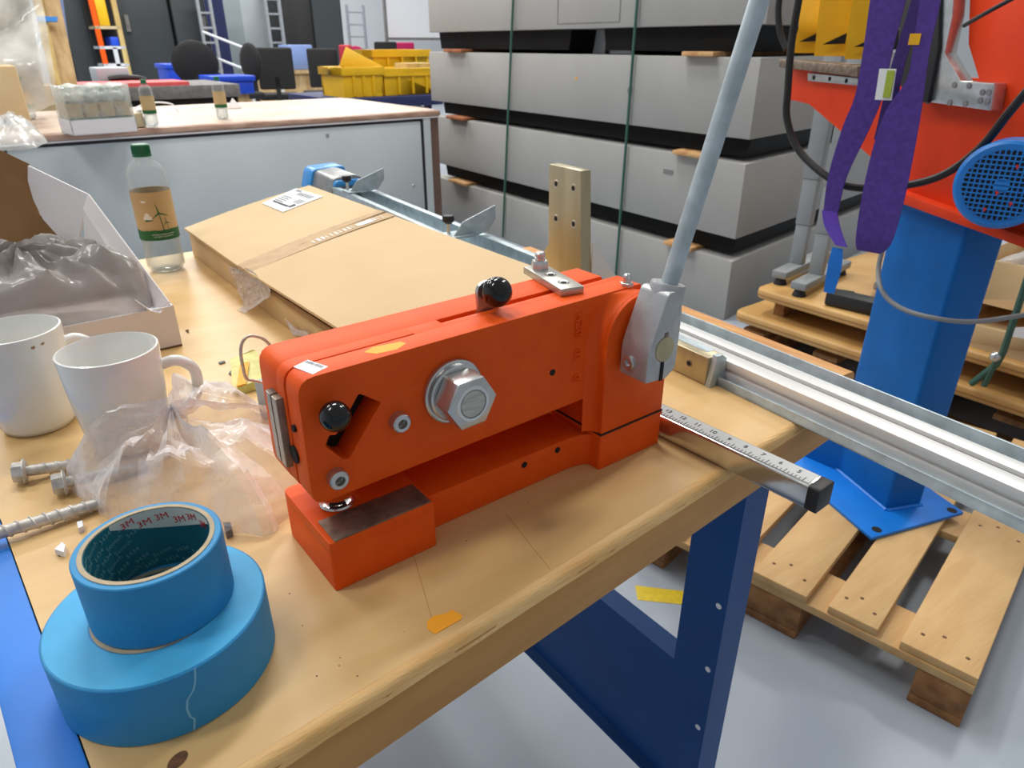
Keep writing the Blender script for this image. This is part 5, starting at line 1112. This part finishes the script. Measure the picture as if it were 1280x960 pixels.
ladder('aluminium ladder leaning before the navy door, left one', (3.7215, 3.9651, 0.8374, 1.9619), 13.2, 12, w=.045)
ladder('aluminium ladder before pale wall, left of the black cabinet', (4.7655, 5.0455, 0.9455, 1.9855), 13.0, 12, w=.045)
ladder('low aluminium trestle ladder against the white wall', (7.6733, 8.1251, 1.1077, 2.1166), 16, 8, top=2.1, w=.05)
r = (5.1283, 6.2344, 0.4582, 2.3239); far_box('tall_cabinet', 'tall black cabinet behind the two black chairs', 'cabinet', r, 13.2, .8, 'cabinet_black', bevel=.02)
r = (5.6562, 6.1808, 0.4525, 2.3299); far_box('cabinet_door', 'dark grey door leaf in front of the tall black cabinet', 'door', r, 13.14, .04, 'cabinet_dark')
wbx = thing('whiteboard', 'wheeled whiteboard with grey frame against the white wall', 'whiteboard', ((8.6137, 15.0000, 1.4470)[0], 15, 0)); r = (8.1156, 9.6824, 1.4480, 2.4880)
f = MB(); f.bb(r[0], r[1], 15, 15.04, r[2], r[3]+.2); obj('board', f, 'white_paper', wbx)
for (a, b, c_, d_) in [(r[0]-.05, r[0], 0, r[3]+.2), (r[1], r[1]+.05, 0, r[3]+.2), (r[0], r[1], r[2]-.05, r[2])]:
    f = MB(); f.bb(a, b, 14.98, 15.05, c_, d_); obj('frame', f, 'foam_grey', wbx)
# swivel chairs
def chair(lab, p, zs_, h, wd, ang, m_='chair_black', arms=False, bm_=None):
    t = thing('swivel_chair', lab, 'chair', (p[0], p[1], 0)); q = Matrix.Rotation(ang, 3, 'Z'); c = Vector((p[0], p[1], 0))
    def B(ctr, d): f = MB(); f.box(c+q@Vector(ctr), d, mat=q); return f
    obj('seat', B((0, 0, zs_), (wd*1.05, wd, .08)), m_, t, bevel=.035, seg=3)
    f = MB(); f.ball((0, 0, 0), 1, 16, (wd*.5, .045, h*.5)); f.xf(lambda v: c+q@(Vector((0, wd*.52, zs_+h*.5+.14))+v)); obj('backrest', f, bm_ or m_, t) if h < .5 else obj('backrest', B((0, wd*.52, zs_+h*.5+.1), (wd*.95, .07, h)), bm_ or m_, t, bevel=.03, seg=3)
    obj('back_stem', B((0, wd*.5+.03, zs_+.08), (.06, .03, .36)), 'black_plastic', t)
    f = MB(); f.cyl(c+Vector((0, 0, .1)), c+Vector((0, 0, zs_)), .03, 12); obj('gas_post', f, 'black_plastic', t)
    for k in range(5):
        a = 2*PI*k/5+.3; d = Vector((math.cos(a), math.sin(a), 0)); f = MB(); f.tube([c+Vector((0, 0, .12)), c+d*.3+Vector((0, 0, .06))], [.03, .018], 8); l = obj('base_leg', f, 'black_plastic', t)
        f = MB(); f.ball(c+d*.3+Vector((0, 0, .03)), .03, 10); obj('caster', f, 'black_plastic', l)
    if arms:
        for s in (-1, 1): obj('armrest', B((s*wd*.6, .0, zs_+.22), (.05, .28, .03)), 'black_plastic', t, bevel=.01)
p = (2.3047, 8.6000, 1.0086); chair('black swivel chair with rounded back seen before grey cabinet, orange fleck on top', (p[0], 8.6), .78, .44, .46, R_(165))
p = (3.1500, 9.6000, 1.0232); chair('black swivel chair seen from the side, left of the black cabinet', (p[0]-.12, 9.6), .74, .46, .46, R_(-75))
p = (3.8414, 10.4000, 0.8268); chair('black swivel chair with square back, under pale blue pad', (p[0], 10.4), .66, .52, .50, R_(160))
p = (4.9562, 11.6000, 0.7509); chair('black swivel chair with square back, before tall black cabinet', (p[0]+.05, 11.6), .6, .56, .50, R_(170))
p = (5.0078, 11.0000, 1.1547); chair('red backed swivel chair beside the tall black cabinet', (p[0]+.05, 11.0), .66, .55, .3, R_(-80), 'chair_black', bm_='chair_red')
p = (6.9028, 14.0000, 1.1051); chair('magenta backed swivel chair above the yellow crates, below trestle ladder', (p[0], 14), .7, .45, .46, R_(-10), 'chair_black', bm_='chair_magenta')
p = (7.1103, 13.0000, 1.1145); chair('black backed swivel chair before the whiteboard', (p[0], 13), .66, .6, .5, R_(0))
p = (8.1475, 14.2000, 1.0923); chair('magenta backed swivel chair before the whiteboard, right one', (p[0]+.05, 14.2), .7, .55, .5, R_(0), 'chair_black', bm_='chair_magenta')
bb_ = thing('brown_bench', 'low brown plywood bench in the far hall behind the black chairs', 'bench', ((4.5537, 12.2000, 0.7884)[0], 12.4, 0)); r2 = (4.1901, 5.6565, 0.5352, 0.9264)
f = MB(); f.bb(r2[0], r2[1], 12.2, 12.9, r2[3]-.05, r2[3]); obj('bench_top', f, 'plank', bb_)
f = MB(); f.bb(r2[0]+.02, r2[1]-.02, 12.25, 12.85, 0, r2[3]-.05); obj('bench_body', f, 'plank', bb_)
r = (4.7779, 5.1223, 1.1288, 1.3081); f = MB(); f.bb(r[0], r[1]+.1, 12.3, 12.7, r2[3]+.001, r[3]); solo('pale_blue_box', f, 'pale_blue', 'pale blue box on the far brown bench behind black chair', 'box', bevel=.02)
def bin_(lab, r, Y, dep, slab_):
    t = thing('blue_bin', lab, 'bin', ((r[0]+r[1])/2, Y+dep/2, r[2])); 
    f = MB(); f.bb(r[0], r[1], Y, Y+dep, r[2], r[3]-.05); obj('body', f, 'bin_blue', t, bevel=.01)
    f = MB(); f.bb(r[0]-.02, r[1]+.02, Y-.02, Y+dep+.02, r[3]-.05, r[3]); obj('rim', f, 'bin_blue', t, bevel=.008)
    f = MB(); f.bb(r[0]+.05, r[1]-.05, Y+.05, Y+dep-.05, 0, r[2]-.001); solo('wooden_stand', f, 'plank', slab_, 'stand')
bin_('blue bin behind the rounded black chair', (2.2464, 2.6052, 0.9157, 1.1066), 9.6, .5, 'wooden stand under the blue bin behind rounded black chair')
bin_('wide blue bin on wooden stand right of the lone bottle', (2.2162, 2.5964, 0.8659, 1.0341), 7.7, .45, 'wooden stand under the wide blue bin right of bottle')
for lab, a, b in [('white pole slanting across the pale wall, upper one', (3.6939, 13.0000, 1.4939), (4.1310, 11.0000, 1.0878)), ('white pole slanting behind the side-on chair, lower one', (3.8737, 13.0000, 1.0943), (3.7432, 11.2000, 0.9617))]:
    f = MB(); a = Vector(a); b = Vector(b); f.tube([a+(a-b)*.0, b], .02, 8); f.tube([b, Vector((b.x, b.y, 0))], .02, 8); solo('white_pole', f, 'wall_white', lab, 'pole', 'slanting white poles')
# yellow stacking crates on a low trolley
tr = thing('trolley', 'dark trolley under the yellow crates, behind the wrapped crate', 'trolley', ((3.4792, 6.6000, 0.8259)[0], 7.0, 0)); r = (2.9576, 4.1662, 0.6414, 0.8470); tz = (3.4819, 6.6000, 0.8549)[2]
f = MB(); f.bb(r[0], r[1], 6.6, 7.75, tz-.1, tz-.001); obj('deck', f, 'navy', tr, bevel=.01)
for x in (r[0]+.1, r[1]-.1):
    for y in (6.75, 7.6):
        f = MB(); f.bb(x-.03, x+.03, y-.03, y+.03, .0, tz-.1); obj('leg', f, 'navy', tr)
def crate(lab, r, Y, dep, z0=None, lidz=None):
    t = thing('yellow_crate', lab, 'crate', ((r[0]+r[1])/2, Y+dep/2, tz), 'yellow stacking crates'); z0 = tz if z0 is None else z0; x0, x1, z1 = r[0], r[1], r[3]; k = .03
    f = MB(); f.bb(x0, x1, Y, Y+dep, z0, z0+k); f.bb(x0, x1, Y, Y+k, z0, z1); f.bb(x0, x1, Y+dep-k, Y+dep, z0, z1); f.bb(x0, x0+k, Y, Y+dep, z0, z1); f.bb(x1-k, x1, Y, Y+dep, z0, z1); obj('body', f, 'crate_yellow', t, bevel=.004)
    f = MB()
    for (a, b, c_, d_) in [(x0-.02, x1+.02, Y-.02, Y), (x0-.02, x1+.02, Y+dep, Y+dep+.02), (x0-.02, x0, Y-.02, Y+dep+.02), (x1, x1+.02, Y-.02, Y+dep+.02)]: f.bb(a, b, c_, d_, z1-.07, z1)
    obj('rim', f, 'crate_yellow', t, bevel=.004)
    for k_ in range(1, 4):
        x = x0+(x1-x0)*k_/4; f = MB(); f.bb(x-.012, x+.012, Y-.014, Y, z0+.01, z1-.07); obj('rib', f, 'crate_yellow', t)
    return t
crate('yellow stacking crate at left with tilted lid leaning in it', (3.1145, 3.5331, 0.8575, 1.1198), 6.7, .5)
crate('yellow stacking crate at right, against the grey enclosures', (3.5611, 4.2032, 0.8424, 1.1028), 6.72, .5)
crate('yellow stacking crate behind, standing highest of the three', (3.7558, 4.4413, 1.0624, 1.2659), 7.3, .4, tz)
f = MB(); f.sheet([(3.2040, 6.9500, 1.1304), (3.5706, 6.8000, 0.9528), (3.5861, 6.8000, 1.1203), (3.2901, 6.9500, 1.2920)], .04); solo('crate_lid', f, 'crate_yellow', 'yellow crate lid tilted up on the left yellow crate', 'lid', bevel=.004)
f = MB(); f.bb((3.8971, 6.9000, 1.1356)[0], (4.2129, 6.9000, 1.1311)[0], 6.8, 7.1, tz+.031, (3.8977, 6.9000, 1.1431)[2]); solo('parts_box', f, 'plank_yellow', 'pale cardboard filling inside the right yellow crate', 'box')
